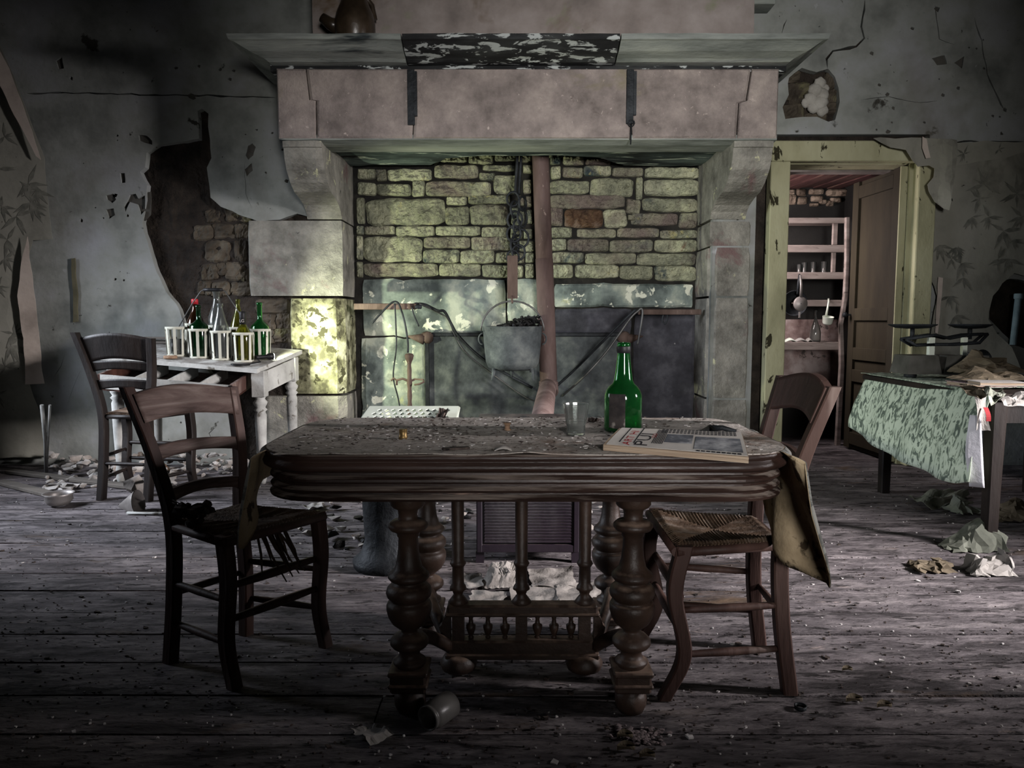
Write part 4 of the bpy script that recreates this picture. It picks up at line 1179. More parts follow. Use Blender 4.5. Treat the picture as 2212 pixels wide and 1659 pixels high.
MB().tube([g0, g0.lerp(g1, .3), g0.lerp(g1, .7), g1], [.011, .012, .012, .011], 10).build('grip', M['black'], bc)
def bottle(x, Y, z, h, r, neck, nl, sh, m_, label, cat='bottle', cap=None, fill=None, group='bottles in the cream carrier', lean=(0, 0), prof=None):
    """h height, r body radius, neck radius, nl neck length, sh shoulder length"""
    R_ = Matrix.Rotation(lean[0], 4, 'X') @ Matrix.Rotation(lean[1], 4, 'Y')
    root = thing('bottle', (x, Y, z), label, cat, group)
    b = h - nl - sh
    pr = [(.002, .012), (r * .55, .006), (r * .9, 0), (r, .008), (r, b)]
    for k in range(1, 7):
        t = k / 6; pr.append((lerp(r, neck, smooth(t) if sh < r * 2 else (t * .35 + smooth(t) * .65)), b + sh * t))
    pr += [(neck * .95, h - .02), (neck * 1.2, h - .018), (neck * 1.2, h - .003), (neck * .8, h)]
    if prof: pr = prof
    inn = [(max(.001, a - .0035), zz if i > 4 else zz + .004) for i, (a, zz) in enumerate(pr)]
    MB().lathe(pr + inn[::-1], (x, Y, z), 24, R_, cap=False).build('glass', M[m_], root)
    if cap == 'red': MB().lathe([(neck * 1.3, -.03), (neck * 1.3, .002), (neck * 1.1, .006)], V((x, Y, z)) + R_ @ V((0, 0, h)), 16, R_).build('cap', M['red'], root)
    if cap == 'foil':
        MB().lathe([(neck * 1.3, -.085), (neck * 1.28, -.03), (neck * 1.35, -.02), (neck * 1.35, .002), (neck * 1.0, .004)], V((x, Y, z)) + R_ @ V((0, 0, h)), 16, R_).build('foil', M['black'], root)
        vs, fs = text_mb('LG', .028)
        w_ = max(p.x for p in vs)
        f = lambda p: V((x, Y, z + h)) + V((math.sin((p.x - w_ / 2) / (neck * 1.35)) * neck * 1.36, -math.cos((p.x - w_ / 2) / (neck * 1.35)) * neck * 1.38, -.068 + p.y))
        MB().add([f(p) for p in vs], fs).build('lettering', M['newsprint'], root)
    if cap == 'cork': MB().lathe([(neck * .8, -.02), (neck * .8, .02), (neck * .7, .022)], V((x, Y, z + h)), 12).build('cork', M['cork'], root)
    return root
def cellb(i): return cells[i]
bt = [(1, .335, 0.059, .015, .09, .05, 'glass_dkgreen', 'dark green wine bottle, second from left in the carrier\'s front row', None),
      (2, .36, .058, .017, .03, .17, 'glass_clear', 'clear milky bottle with sloping shoulders in the carrier\'s front row', None),
      (3, .315, 0.058, .016, .06, .11, 'glass_olive', 'olive-yellow bottle with black foil neck at the carrier\'s right end', 'foil'),
      (4, .34, 0.059, .017, .05, .12, 'glass_brown', 'brown bottle with a red cap behind the dark green bottle', 'red'),
      (5, .42, .058, .022, .07, .13, 'glass_clear', 'tall clear bottle in the back row under the carrier handle', None),
      (6, .37, 0.056, .013, .04, .16, 'glass_olive', 'slim yellowish bottle in the back row between clear and foil bottles', None),
      (7, .36, 0.060, .017, .11, .06, 'glass_green', 'bright green bottle at the right rear of the carrier', None)]
for i, h, r, nk, nl, sh, m_, lb, cp in bt:
    x, Y, z = cells[i]
    bottle(x, Y, z + .01, h, r, nk, nl, sh, m_, lb, cap=cp)
x, Y, z = cells[0]
MB().lathe([(.04, 0), (.045, .004), (.046, .1), (.044, .1), (.042, .006), (.001, .005)], (x + .004, Y, z + .01), 20, cap=False).build('jar', M['glass_clear'], org=(x, Y, z), label='small clear jar in the leftmost basket of the carrier', cat='jar')

# torch lying on the side table, lit
tp = PY(572, 776, 4.94); tp.z = tz(tp.x, 4.94)
aim = V((.75, .66, .03)).normalized()
tt = thing('flashlight', tp, 'small lit flashlight with wrist strap on the side table', 'flashlight')
q = aim.to_track_quat('Z', 'X').to_matrix().to_4x4()
base = tp + V((-.045, -.05, .03))
MB().lathe([(.012, 0), (.013, .01), (.013, .075), (.022, .092), (.024, .12), (.021, .122)], base, 18, q).build('body', M['black'], tt)
MB().lathe([(.002, .1225), (.019, .1225), (.02, .1245), (.002, .126)], base, 18, q, cap=False).build('lens', M['lens'], tt)
sp = PY(520, 790, 4.78)
sq = lambda dx, y_, h=.010: V((sp.x + dx, y_, tz(sp.x + dx, y_) + h))
MB().tube([base, sq(.10, 4.86, .014), sq(.05, 4.80), sq(0, 4.76), sq(-.05, 4.745), sq(-.03, 4.73), sq(.02, 4.735), sq(.06, 4.78)], .005, 6).build('strap', M['black'], tt)
l = bpy.data.lights.new('flashlight_beam', 'SPOT')
l.energy = TORCH
l.color = (0.95, 1.0, 0.70)
l.spot_size = math.radians(135)
l.spot_blend = .6
l.shadow_soft_size = .02
lo = bpy.data.objects.new('flashlight_beam', l)
sc.collection.objects.link(lo)
lo.parent = tt
lo.location = base + aim * .135 + V((0, 0, .015)) - tp
lo.rotation_euler = V((1.0, .62, .12)).to_track_quat('-Z', 'Y').to_euler()
# lid and scraps on the side table
p = PY(368, 768, 4.8); p.z = tz(p.x, 4.8)
MB().lathe([(.04, 0), (.042, .004), (.042, .016), (.038, .02), (.004, .021)], p, 20).build('round_tin', M['cork'], org=p, label='round tan lid lying at the front of the side table', cat='lid')
M['board_grey'] = mat('grey_board', [H('4d4843'), H('6a645e')], 6, stretch=(.3, 2, 1))
for i, (a, b, Y, ln_, rz) in enumerate(((345, 752, 5.2, .34, .1), (335, 745, 5.26, .3, -.06))):
    p = PY(a, b, Y); p.z = tz(p.x, Y) + .008 + .016 * i
    MB().box(p, (ln_, .05, .016), rz, bev=.002).build('wood_strip', M['board_grey'], org=p, label=('lower' if i == 0 else 'upper') + ' grey wood strip behind the bottle carrier', cat='board')
# ================================================================== THINGS ON THE DINING TABLE
TT = T + .004
def on_table(px, py): return PZ(px, py, TT)
p = on_table(1345, 932)
b = bottle(p.x, p.y, TT, .268, .0565, .0165, .075, .055, 'glass_green', 'green glass bottle with torn black label standing on the dining table', group=None,
           prof=[(.002, .014), (.03, .008), (.052, 0), (.0565, .008), (.0565, .10), (.0555, .112), (.051, .125), (.042, .137), (.033, .145), (.0285, .155), (.0245, .18), (.0205, .215), (.0175, .245), (.0175, .252), (.0195, .254), (.0195, .266), (.016, .268)])
def lab(u, v):
    a = lerp(-2.5, -1.6, u)
    rr_ = .0572
    z = TT + lerp(.018, .118, v) * (1 - .3 * u * (1 - v))
    return V((p.x + rr_ * math.cos(a), p.y + rr_ * math.sin(a), z))
MB().slab(lab, 10, 6, lambda u, v: V((math.cos(lerp(-2.5, -1.6, u)), math.sin(lerp(-2.5, -1.6, u)), 0)) * .0006).build('label', M['label'], b)
MB().lathe([(.0185, .236), (.0215, .240), (.0215, .252), (.0205, .256)], (p.x, p.y, TT), 18, cap=False).build('neck_ring', M['black'], b)
g = on_table(1244, 940)
pr = [(.001, .004), (.022, .004), (.0245, 0), (.027, .002), (.0275, .03), (.031, .045), (.034, .068), (.0375, .092), (.0378, .093), (.0365, .092), (.032, .066), (.0285, .043), (.025, .028), (.024, .012), (.001, .011)]
MB().lathe(pr, (g.x, g.y, TT), 18, sm=False, cap=False).build('drinking_glass', M['glass_clear'], org=(g.x, g.y, TT), label='faceted clear drinking glass standing beside the green bottle', cat='glass')
# magazine: folded block with printed top
q4 = [PZ(1303, 973, T + .006), PZ(1617, 1001, T + .006), PZ(1602, 946, T + .03), PZ(1338, 941, T + .03)]
q4 = [V((a.x, a.y, 0)) for a in q4]
def mag(u, v, z):
    a = q4[0].lerp(q4[1], u).lerp(q4[3].lerp(q4[2], u), v)
    return V((a.x, a.y, z))
def bowv(u, v): return .030 * v ** .85 * (1 - .25 * u) + .004 * max(0, u - .75) * v
mg = thing('magazine', mag(.5, .5, TT), 'folded old magazine with red and black print on the table\'s front edge', 'magazine')
MB().slab(lambda u, v: mag(u, v, TT + .002), 12, 6, lambda u, v: V((0, 0, .008 + bowv(u, v) * .5))).build('pages', M['page_edge'], mg)
MB().slab(lambda u, v: mag(u, v, TT + .0105 + bowv(u, v) * .5), 12, 6, lambda u, v: V((0, 0, .006 + bowv(u, v) * .5))).build('pages', M['page_edge'], mg)
ztop = lambda u, v: TT + .0172 + bowv(u, v)
MB().slab(lambda u, v: mag(lerp(.02, .995, u), lerp(.02, 1, v), ztop(lerp(.02, .995, u), lerp(.02, 1, v))), 16, 12, (0, 0, .0008)).build('cover', M['newsprint'], mg)
def patch(mb, u0, v0, u1, v1, h=.0018):
    mb.slab(lambda u, v: mag(lerp(u0, u1, u), lerp(v0, v1, v), ztop(lerp(u0, u1, u), lerp(v0, v1, v)) + h), 6, 6, (0, 0, .0003))
mb = MB(); patch(mb, .42, .30, .62, .72); patch(mb, .64, .10, .97, .66); mb.build('photograph', M['ink_grey'], mg, kind='stuff')
mb = MB()
rr = random.Random(5)
for i in range(20):
    u = .36 + i * .03
    v = .78
    while v < .97:
        patch(mb, u, v, u + .020, v + .035); v += .06
for i in range(7): patch(mb, .335 + i * .012, .2, .34 + i * .012, .95)
for u in (.10, .205): patch(mb, u, .15, u + .008, .98)
for i in range(9): patch(mb, .66 + i * .034, .02, .684 + i * .034, .06)
mb.build('printed_lines', M['ink'], mg, kind='stuff')
def write(s, size, u0, v0, m_, ku, kv):
    vs, fs = text_mb(s, 1.0)
    f = lambda t: mag(u0 - t.y * ku, v0 + t.x * kv, ztop(max(0, min(1, u0 - t.y * ku)), max(0, min(1, v0 + t.x * kv))) + .0030)
    MB().add([f(t) for t in vs], fs).build('lettering', M[m_], mg)
write('ART HI', 1, .19, .02, 'red_ink', .085, .25)
write('PUI', 1, .315, .02, 'ink', .14, .46)
write('GD', 1, .345, .45, 'red_ink', .045, .16)
# cartridge, spool, pliers, shells and a cork
def small(px, py, fn, m_, label, cat, name):
    p = on_table(px, py)
    mb = MB(); fn(mb, p)
    return mb.build(name, M[m_], org=p, label=label, cat=cat)
small(871, 948, lambda m, p: m.lathe([(.013, 0), (.013, .008), (.0115, .010), (.0115, .026), (.012, .027), (.010, .028)], p, 16), 'brass', 'brown and brass cartridge-shaped cap upright on the table\'s left half', 'cap', 'brass_cap')
small(1096, 930, lambda m, p: m.lathe([(.011, 0), (.012, .004), (.008, .006), (.008, .018), (.012, .02), (.011, .024)], p, 14), 'cork', 'small dark spool near the middle of the table\'s far edge', 'spool', 'spool')
small(1284, 912, lambda m, p: [m.ico(p + V((uni(-.012, .012), uni(-.01, .01), .008)), .010, 1, (1, 1, .8), .5, i) for i in range(6)], 'dirt', 'little dark crumpled lump between glass and green bottle', 'lump', 'crumpled_lump')
small(1087, 972, lambda m, p: m.slab(lambda u, v: p + V((lerp(-.022, .022, u), lerp(-.018, .018, v), .010 * math.sin(math.pi * u) * math.sin(math.pi * (v * .8 + .2)))), 8, 6, (0, 0, .002), True), 'paper', 'pale curved shell fragment on the middle of the tabletop', 'shell', 'shell_fragment')
small(985, 972, lambda m, p: m.box(p + V((0, 0, .004)), (.07, .016, .006), .3), 'dirt', 'flat dark splinter left of the shell fragment on the table', 'splinter', 'splinter')
p0 = on_table(1500, 943)
pl_ = thing('pliers', p0, 'dark metal pliers lying open behind the magazine', 'pliers')
a, b_, c_, d_ = on_table(1488, 950), on_table(1532, 934), on_table(1590, 938), on_table(1560, 944)
up = V((0, 0, .008))
MB().tube([a + up, a.lerp(b_, .6) + up * 1.2, b_ + up * 1.6], [.004, .006, .009], 8).build('jaw', M['wire'], pl_)
MB().tube([b_ + up * 1.6, b_.lerp(c_, .5) + up * 2, c_ + up], [.010, .008, .006], 8).build('handle', M['iron'], pl_)
MB().tube([b_ + up * 1.6, b_.lerp(d_, .5) + up * .7, d_ + up * .8], [.010, .008, .006], 8).build('handle', M['iron'], pl_)
# litter on the cloth
mb = MB(); mb2 = MB()
rr = random.Random(21)
for i in range(1500):
    x, y_ = rr.uniform(tx0 + .06, tx1 - .08), rr.uniform(ty0 + .03, ty1 - .02)
    if nz(x * 3, y_ * 3, 9) < rr.uniform(-.5, .25): continue
    s = rr.uniform(.002, .007); an = rr.uniform(0, 6.28); h = rr.uniform(.001, .004)
    pts = [V((x + s * rr.uniform(.6, 1.4) * math.cos(an + k * 1.57), y_ + s * rr.uniform(.4, 1.0) * math.sin(an + k * 1.57), TT + .0035 + rr.uniform(0, h))) for k in range(4)]
    (mb if i % 3 else mb2).add(pts + [q - V((0, 0, .0012)) for q in pts], [(0, 1, 2, 3), (7, 6, 5, 4), (0, 4, 5, 1), (1, 5, 6, 2), (2, 6, 7, 3), (3, 7, 4, 0)])
mb.build('table_litter', M['dirt'], org=(.03, 2.18, T), kind='stuff', label='dark crumbs and flakes scattered over the oilcloth', cat='litter')
mb2.build('table_flakes', M['chips'], org=(.03, 2.18, T), kind='stuff', label='pale plaster flakes scattered over the oilcloth', cat='flakes')

# ================================================================== RIGHT-HAND TABLE
M['toile'] = mat('green_patterned_cloth', [H('5a665c'), H('74806f'), H('abb8a4'), H('bcc8b4')], 26, stretch=(1, 1, .5), dist=1.4, lo=.42, hi=.53, detail=5, bump=.25, bscale=30)
M['white_cloth'] = mat('white_lining', [H('a4a4aa'), H('c8c8ce')], 5, bump=.2)
M['wood_shadow'] = M['wood_black']
RT = .742
rt = thing('kitchen_table', (2.75, 4.0, 0), 'plain dark wooden table under a green patterned cloth at the right', 'table')
MB().box((2.76, 4.0, RT - .02), (1.12, 1.26, .03), bev=.004).build('tabletop', M['wood_black'], rt)
for x, y_ in ((2.26, 3.43), (2.33, 4.56), (3.24, 3.43), (3.24, 4.56)):
    post(MB(), [V((x, y_, z)) for z in (0, .3, .70)], [.055, .06, .075], [.055, .06, .075], V((1, 0, 0)), V((0, 1, 0))).build('leg', M['wood_black'], rt)
MB().box((2.76, 3.44, RT - .09), (.92, .024, .11)).build('apron', M['wood_black'], rt)
MB().box((2.32, 4.0, RT - .09), (.024, 1.06, .11)).build('apron', M['wood_black'], rt)
rc = thing('tablecloth', (2.3, 4.0, RT), 'green and white patterned cloth hanging from the right-hand table', 'tablecloth')
ya, yb = 4.63, 3.36
def hang(u, v):
    y_ = lerp(ya, yb, u)
    tz_ = RT + .004
    bot = interp([(0, Z_(922, 4.62)), (.18, Z_(948, 4.45)), (.45, Z_(985, 4.1)), (.7, Z_(1020, 3.7)), (.86, Z_(1042, 3.5)), (1, Z_(1052, 3.36))], u)
    if u > .93: v = v * (1 - .06 * abs(math.sin(v * 23 + 1)) * (u - .93) / .07)
    z = lerp(tz_, bot, v)
    x = 2.195 - .10 * math.sin(v * 1.5) - .012 * math.sin(u * 22 + v * 2) * v + (.04 * (1 - u)) + .05 * u * (1 - v) * 0
    return V((x, y_ + .02 * nz(v * 4, u * 9) * v, z))
MB().slab(hang, 50, 24, (.002, 0, 0), True).build('hanging_side', M['toile'], rc)
MB().slab(lambda u, v: V((lerp(2.19, 2.6, v), lerp(ya, 3.62, u), RT + .004 + .006 * max(0, nz(u * 7, v * 5)))), 20, 10, (0, 0, -.002)).build('cloth_top', M['toile'], rc)
def lining(u, v):
    l_ = interp([(0, 2104), (.35, 2096), (.55, 2094), (1, 2103)], v); r_ = interp([(0, 2119), (1, 2127)], v)
    return PY(lerp(l_, r_, u), lerp(898, 1054, v), 3.345) + V((0, .03 * (1 - u), 0))
MB().slab(lining, 6, 14, (0, .002, 0), True).build('white_lining', M['white_cloth'], rc)
# balance scale
sp_ = PY(2030, 812, 4.25); sx, sy = sp_.x, 4.25
sl = thing('balance_scale', (sx, sy, RT), 'black and grey kitchen balance scale on the right-hand table', 'scale')
M['slate'] = mat('grey_marble', [H('35352f'), H('4c4b46'), H('5c5a55')], 5, bump=.2, rough=.6)
sw = .24
def frus(x0, x1, z0, z1, y0, y1, tp): return [V((x0, y0, z0)), V((x1, y0, z0)), V((x1, y1, z0)), V((x0, y1, z0)), V((x0 + tp, y0 + tp * .5, z1)), V((x1 - tp, y0 + tp * .5, z1)), V((x1 - tp, y1 - tp * .5, z1)), V((x0 + tp, y1 - tp * .5, z1))]
CUBE = [(0, 3, 2, 1), (4, 5, 6, 7), (0, 1, 5, 4), (1, 2, 6, 5), (2, 3, 7, 6), (3, 0, 4, 7)]
for x0, x1 in ((-sw, -.045), (-.035, .11), (.12, sw)):
    MB().add(frus(sx + x0, sx + x1, RT + .03, RT + .135, sy - .1, sy + .1, .02), CUBE).build('base_block', M['slate'], sl)
for a in (-.17, .17): MB().lathe([(.03, 0), (.035, .015), (.025, .035)], (sx + a, sy, RT + .003), 12).build('foot', M['iron'], sl)
zb_ = RT + .135
MB().box((sx - .06, sy, zb_ + .05), (.03, .03, .1)).box((sx + .13, sy, zb_ + .05), (.026, .026, .1)).build('column', M['enamel'], sl)
beam = MB()
for s in (-1, 1):
    beam.tube([V((sx - .22, sy + s * .03, zb_ + .09)), V((sx - .06, sy + s * .035, zb_ + .115)), V((sx + .03, sy + s * .03, zb_ + .095)), V((sx + .13, sy + s * .03, zb_ + .115)), V((sx + .25, sy + s * .02, zb_ + .12))], .009, 6)
    beam.tube([V((sx - .22, sy + s * .03, zb_ + .09)), V((sx - .16, sy + s * .03, zb_ + .055)), V((sx - .06, sy + s * .03, zb_ + .06))], .009, 6)
    beam.tube([V((sx + .25, sy + s * .02, zb_ + .12)), V((sx + .2, sy + s * .03, zb_ + .07)), V((sx + .06, sy + s * .03, zb_ + .06)), V((sx - .06, sy + s * .03, zb_ + .06))], .009, 6)
beam.build('beam', M['iron'], sl)
for a, r_ in ((-.17, .125), (.16, .11)):
    MB().lathe([(.03, .0), (r_ * .7, .004), (r_, .02), (r_ * 1.02, .026), (r_ * .98, .026), (r_ * .68, .010), (.002, .008)], (sx + a, sy, zb_ + .15), 26, cap=False).tube([V((sx + a, sy, zb_ + .09)), V((sx + a, sy, zb_ + .156))], .012, 8).build('pan', M['iron'], sl)
# crumpled bags, tin, books and papers
def crumple(px0, px1, py0, py1, Y, m_, label, cat, name, seed, depth=.25, amp=.05):
    a, b = PY(px0, py1, Y), PY(px1, py0, Y)
    h = b.z - a.z
    def fn(u, v):
        k = math.sin(math.pi * min(1, max(0, u))) ** .6
        z = a.z + h * (v * (.55 + .45 * nz(u * 4 + seed, seed)) + .0) * k + amp * .3 * nz(u * 9, v * 9, seed)
        return V((lerp(a.x, b.x, u) + amp * nz(u * 5, v * 5, seed + 3), Y + depth * (v - .3) * .6 + amp * 1.3 * nz(u * 6, v * 4, seed + 7), max(a.z, z)))
    return MB().slab(fn, 14, 9, (0, .002, .001)).build(name, M[m_], org=a, label=label, cat=cat)
crumple(2075, 2235, 740, 806, 3.95, 'kraft', 'crumpled brown paper bag at the back of the right-hand table', 'paper bag', 'paper_bag', 4, .3, .05)
crumple(2070, 2240, 786, 820, 3.62, 'kraft', 'flattened brown paper bag in front of the crumpled one', 'paper bag', 'paper_bag', 9, .25, .03)
pt = PZ(2118, 806, RT)
tn = thing('tin_can', pt, 'black tin lying on its side inside the paper bags', 'tin')
Rt = Matrix.Rotation(math.radians(80), 4, 'X') @ Matrix.Rotation(.3, 4, 'Y')
MB().lathe([(.07, -.1), (.072, .0), (.075, .004), (.07, .004), (.066, -.09), (.001, -.09)], pt + V((0, -.02, .076)), 24, Rt, cap=False).build('body', M['iron'], tn)
for i, (px, py, w_, d_, h, rz, m_, lb) in enumerate(((2118, 836, .26, .16, .022, .08, 'pinkprint', 'pink patterned notebook under the stack on the right-hand table'), (2150, 846, .20, .13, .018, -.12, 'paper', 'pale worn book lying on the pink notebook'))):
    if 'pinkprint' not in M: M['pinkprint'] = mat('pink_floral_cover', [H('6a5558'), H('a0898c'), H('b5a0a2')], 40, lo=.42, hi=.58, bump=.1)
    p = PZ(px, py, RT); p.z = RT + .006 + .026 * i
    bk = thing('book', p, lb, 'book')
    MB().box(p + V((0, 0, h / 2)), (w_ - .008, d_ - .008, h - .006), rz).build('pages', M['page_edge'], bk)
    for z in (0.0015, h - .0015): MB().box(p + V((0, 0, z)), (w_, d_, .003), rz).build('cover', M[m_], bk)
def sheet(name, pts, z0, m_, label, cat='paper', curl=.03, seed=0, nu=8, nv=6, zf=None, group=None):
    """paper sheet over four plan points, gently buckled"""
    P_ = [V(p) for p in pts]
    def fn(u, v):
        p = P_[0].lerp(P_[1], u).lerp(P_[3].lerp(P_[2], u), v)
        e = max(abs(u - .5), abs(v - .5)) * 2
        z = z0 + max(0, curl * (nz(u * 2.2 + seed, v * 2.2, seed) + .35 * e * e)) + .002
        return V((p.x + .02 * nz(v * 5, seed) * .5, p.y + .02 * nz(u * 5, seed + 2) * .5, p.z + z))
    c = sum(P_, V((0, 0, 0))) / 4
    return MB().slab(fn, nu, nv, (0, 0, .0012)).build(name, M[m_], org=(c.x, c.y, z0), label=label, cat=cat, group=group)
def zq(z, *px): return [V((PZ(a, b, z).x, PZ(a, b, z).y, 0)) for a, b in px]
sheet('paper_sheet', zq(RT, (2070, 835), (2140, 842), (2128, 872), (2090, 862)), RT + .006, 'kraft', 'olive-brown paper slip on the corner of the right-hand table', seed=3)
sheet('paper_sheet', zq(RT, (2150, 862), (2235, 858), (2240, 880), (2168, 886)), RT + .006, 'paper', 'torn pale sheet at the front edge of the right-hand table', seed=5)
sheet('paper_sheet', zq(RT, (2125, 855), (2165, 852), (2172, 868), (2140, 886)), RT + .010, 'paper_dim', 'blue-grey folded leaflet overhanging the right-hand table\'s front edge', seed=6)
p = PY(2120, 862, 3.36)
wr = thing('torn_wrapper', p, 'torn red and white wrapper dangling off the right-hand table\'s corner', 'wrapper')
def dang(u, v):
    a = PY(lerp(2104, 2130, u) + 8 * v, lerp(852, 930, v), 3.345); return a + V((0, -.012 * math.sin(v * 4 + u * 3), .006 * nz(u * 5, v * 5)))
MB().slab(dang, 6, 10, (0, .0015, 0)).build('white_strip', M['paper'], wr)
MB().slab(lambda u, v: PY(lerp(2124, 2134, u) + 6 * v, lerp(880, 910, v), 3.33) + V((0, -.01 * math.sin(v * 3), 0)), 4, 6, (0, .0015, 0)).build('red_strip', M['red_ink'], wr)
# pipe stub on the wall at the far right
p0, p1 = PY(2200, 640, W - .04), PY(2188, 745, W - .04)
wp = thing('wall_pipe', p1, 'short grey-blue pipe running down the far right wall', 'pipe')
M['bluepipe'] = mat('blue_grey_paint', [H('4f5f66'), H('76868c')], 6)
MB().tube([p0, p0.lerp(p1, .5), p1], .022, 12).build('tube', M['bluepipe'], wp)
MB().lathe([(.026, -.02), (.03, -.015), (.03, .015), (.026, .02)], p0, 14).build('collar', M['bluepipe'], wp)

# ================================================================== HEARTH THINGS
# flue pipe with elbow, running down to the stove
fpipe = thing('flue_pipe', (X_(1178, 5.58), 5.58, Z_(835, 5.58)), 'rusty flue pipe running from the chimney down to the stove', 'pipe')
ptop, pbot = PY(1164, 300, 5.58), PY(1185, 822, 5.58)
ptop.z = 2.6
rp = .063
MB().tube([ptop, ptop.lerp(pbot, .3), ptop.lerp(pbot, .55)], rp, 22).build('upper_pipe', M['pipe'], fpipe)
MB().tube([ptop.lerp(pbot, .54), ptop.lerp(pbot, .8), pbot], rp * 1.05, 22).build('middle_pipe', M['pipe'], fpipe)
stv = V((X_(1165, 3.62), 3.62, .50))
elb = [pbot, pbot + V((.0, -.02, -.045)), pbot + V((-.006, -.07, -.075)), pbot.lerp(stv, .15) + V((0, 0, -.01))]
for i in range(5):
    p = pbot + V((0, -.012 * i, -.012 - .016 * i)); t = V((0, -.35 * i, -1)).normalized()
    MB().lathe([(rp, -.008), (rp * 1.16, -.004), (rp * 1.16, .004), (rp, .008)], p, 22, t.to_track_quat('Z', 'Y').to_matrix().to_4x4(), cap=False).build('elbow_ring', M['pipe'], fpipe)
MB().tube(elb + [pbot.lerp(stv, .5), stv], rp, 22).build('lower_pipe', M['pipe'], fpipe)
# fireback
fb = thing('fireback', (X_(1135, HB), HB - .04, 0), 'black iron fireback plate leaning on the rear of the hearth', 'fireback')
p, q = w2(926, 1040, HB - .04), w2(1338, 724, HB - .04)
MB().box(((p.x + q.x) / 2, HB - .035, q.y / 2 + .02), (q.x - p.x, .025, q.y - .04), bev=.004).build('plate', M['iron_grey'], fb)
MB().box(((p.x + q.x) / 2, HB - .05, q.y + .005), (q.x - p.x + .02, .05, .03), bev=.005).build('top_bar', M['iron'], fb)
for x, d in ((p.x, -1), (q.x + .03, 1)):
    MB().box((x, HB - .06, q.y / 2), (.03, .035, q.y)).build('side_bar', M['iron'], fb)
    MB().ico((x, HB - .07, q.y - .02), .055, 2, (1, .8, .9), .3, 3, 2, True).lathe([(.045, 0), (.03, .05), (.004, .13)], (x + d * .02, HB - .07, q.y - .03), 12, Matrix.Rotation(d * math.radians(80), 4, 'Y')).build('finial', M['rust'], fb)
# cauldron on hook and chain
cy_ = 5.36
cc = PY(1107, 752, cy_)
cr = 64 * cy_ / FPX
zt_, zb_ = Z_(706, cy_), Z_(799, cy_)
ca = thing('cauldron', (cc.x, cy_, zb_), 'grey cast-iron cauldron full of charcoal hanging in the hearth', 'cauldron')
pr = [(.01, zb_), (cr * .6, zb_), (cr * .82, zb_ + .02), (cr * .9, zb_ + .06), (cr * .96, lerp(zb_, zt_, .6)), (cr, zt_), (cr * 1.03, zt_ + .004), (cr * .97, zt_ + .004), (cr * .93, lerp(zb_, zt_, .6)), (cr * .8, zb_ + .04), (.01, zb_ + .03)]
MB().lathe(pr, (cc.x, cy_, 0), 36, cap=False).build('pot', M['iron_grey'], ca)
mb = MB()
rr = random.Random(8)
for i in range(330):
    a, r_ = rr.uniform(0, 6.28), cr * .93 * math.sqrt(rr.random())
    dx_ = r_ * math.cos(a)
    mb.chunk((cc.x + dx_, cy_ + r_ * math.sin(a), zt_ - .025 + rr.random() ** .5 * .085 * (dx_ / cr + .75) * (1 - (r_ / cr) ** 2 * .4) + .005), (rr.uniform(.03, .05), rr.uniform(.03, .05), rr.uniform(.02, .04)), i)
mb.build('charcoal', M['coal'], ca, kind='stuff')
for a in (-2.5, -.6, 1.6):
    b0 = V((cc.x + cr * .75 * math.cos(a), cy_ + cr * .75 * math.sin(a), zb_ + .02)); MB().tube([b0, b0 + V((.02 * math.cos(a), .02 * math.sin(a), -.09))], [.018, .008], 8).build('foot', M['iron_grey'], ca)
for s in (-1, 1):
    c0_ = V((cc.x + s * cr * 1.0, cy_, lerp(zb_, zt_, .72)))
    MB().tube([c0_ + V((s * .03 * math.sin(t * .35), 0, .04 * math.cos(t * .35))) for t in range(10)], .006, 6).build('lug', M['iron_grey'], ca)
hc = V((cc.x, cy_, zt_ - .03))
MB().tube([hc + V((-cr * 1.06 * math.cos(t * math.pi / 18), 0, .215 * math.sin(t * math.pi / 18))) for t in range(19)], .007, 8).build('bail', M['wire'], ca)
ch = thing('pot_chain', (X_(1110, 5.37), 5.37, zt_ + .15), 'iron pot chain of large rings hanging down the chimney', 'chain')
for dx in (-3, 5):
    MB().tube([V((X_(1126 + dx, 5.6), 5.64, 2.6)), PY(1116 + dx, 420, 5.39)], .011, 8).build('rod', M['iron'], ch)
links = [(1108, 430, 13, 0), (1129, 440, 13, 1), (1112, 452, 15, 1), (1112, 475, 16, 0), (1128, 470, 17, 1), (1118, 492, 15, 1), (1110, 505, 15, 0), (1125, 515, 17, 0), (1112, 530, 15, 1), (1120, 545, 14, 0), (1108, 556, 13, 0)]
for i, (a, b, r_, o) in enumerate(links):
    c_ = PY(a, b, 5.375 + .012 * (i % 3)); rr_ = r_ * 5.37 / FPX
    ax = V((1, 0, 0)) if not o else V((.6, .8, 0))
    MB().tube([c_ + ax * rr_ * math.cos(t * .524) + V((0, 0, rr_ * 1.15 * math.sin(t * .524))) for t in range(12)], .0085, 8, closed=True).build('chain_link', M['iron'], ch)
a, b = PY(1108, 552, 5.37), PY(1106, 645, 5.365)
MB().box((a + b) / 2, (.075, .012, a.z - b.z), bev=.002).build('hook_plate', M['rust'], ch)
MB().tube([b + V((0, 0, .02)), b + V((0, -.01, -.02)), V((cc.x, cy_ - .01, hc.z + .20))], .008, 6).build('hook', M['rust'], ch)
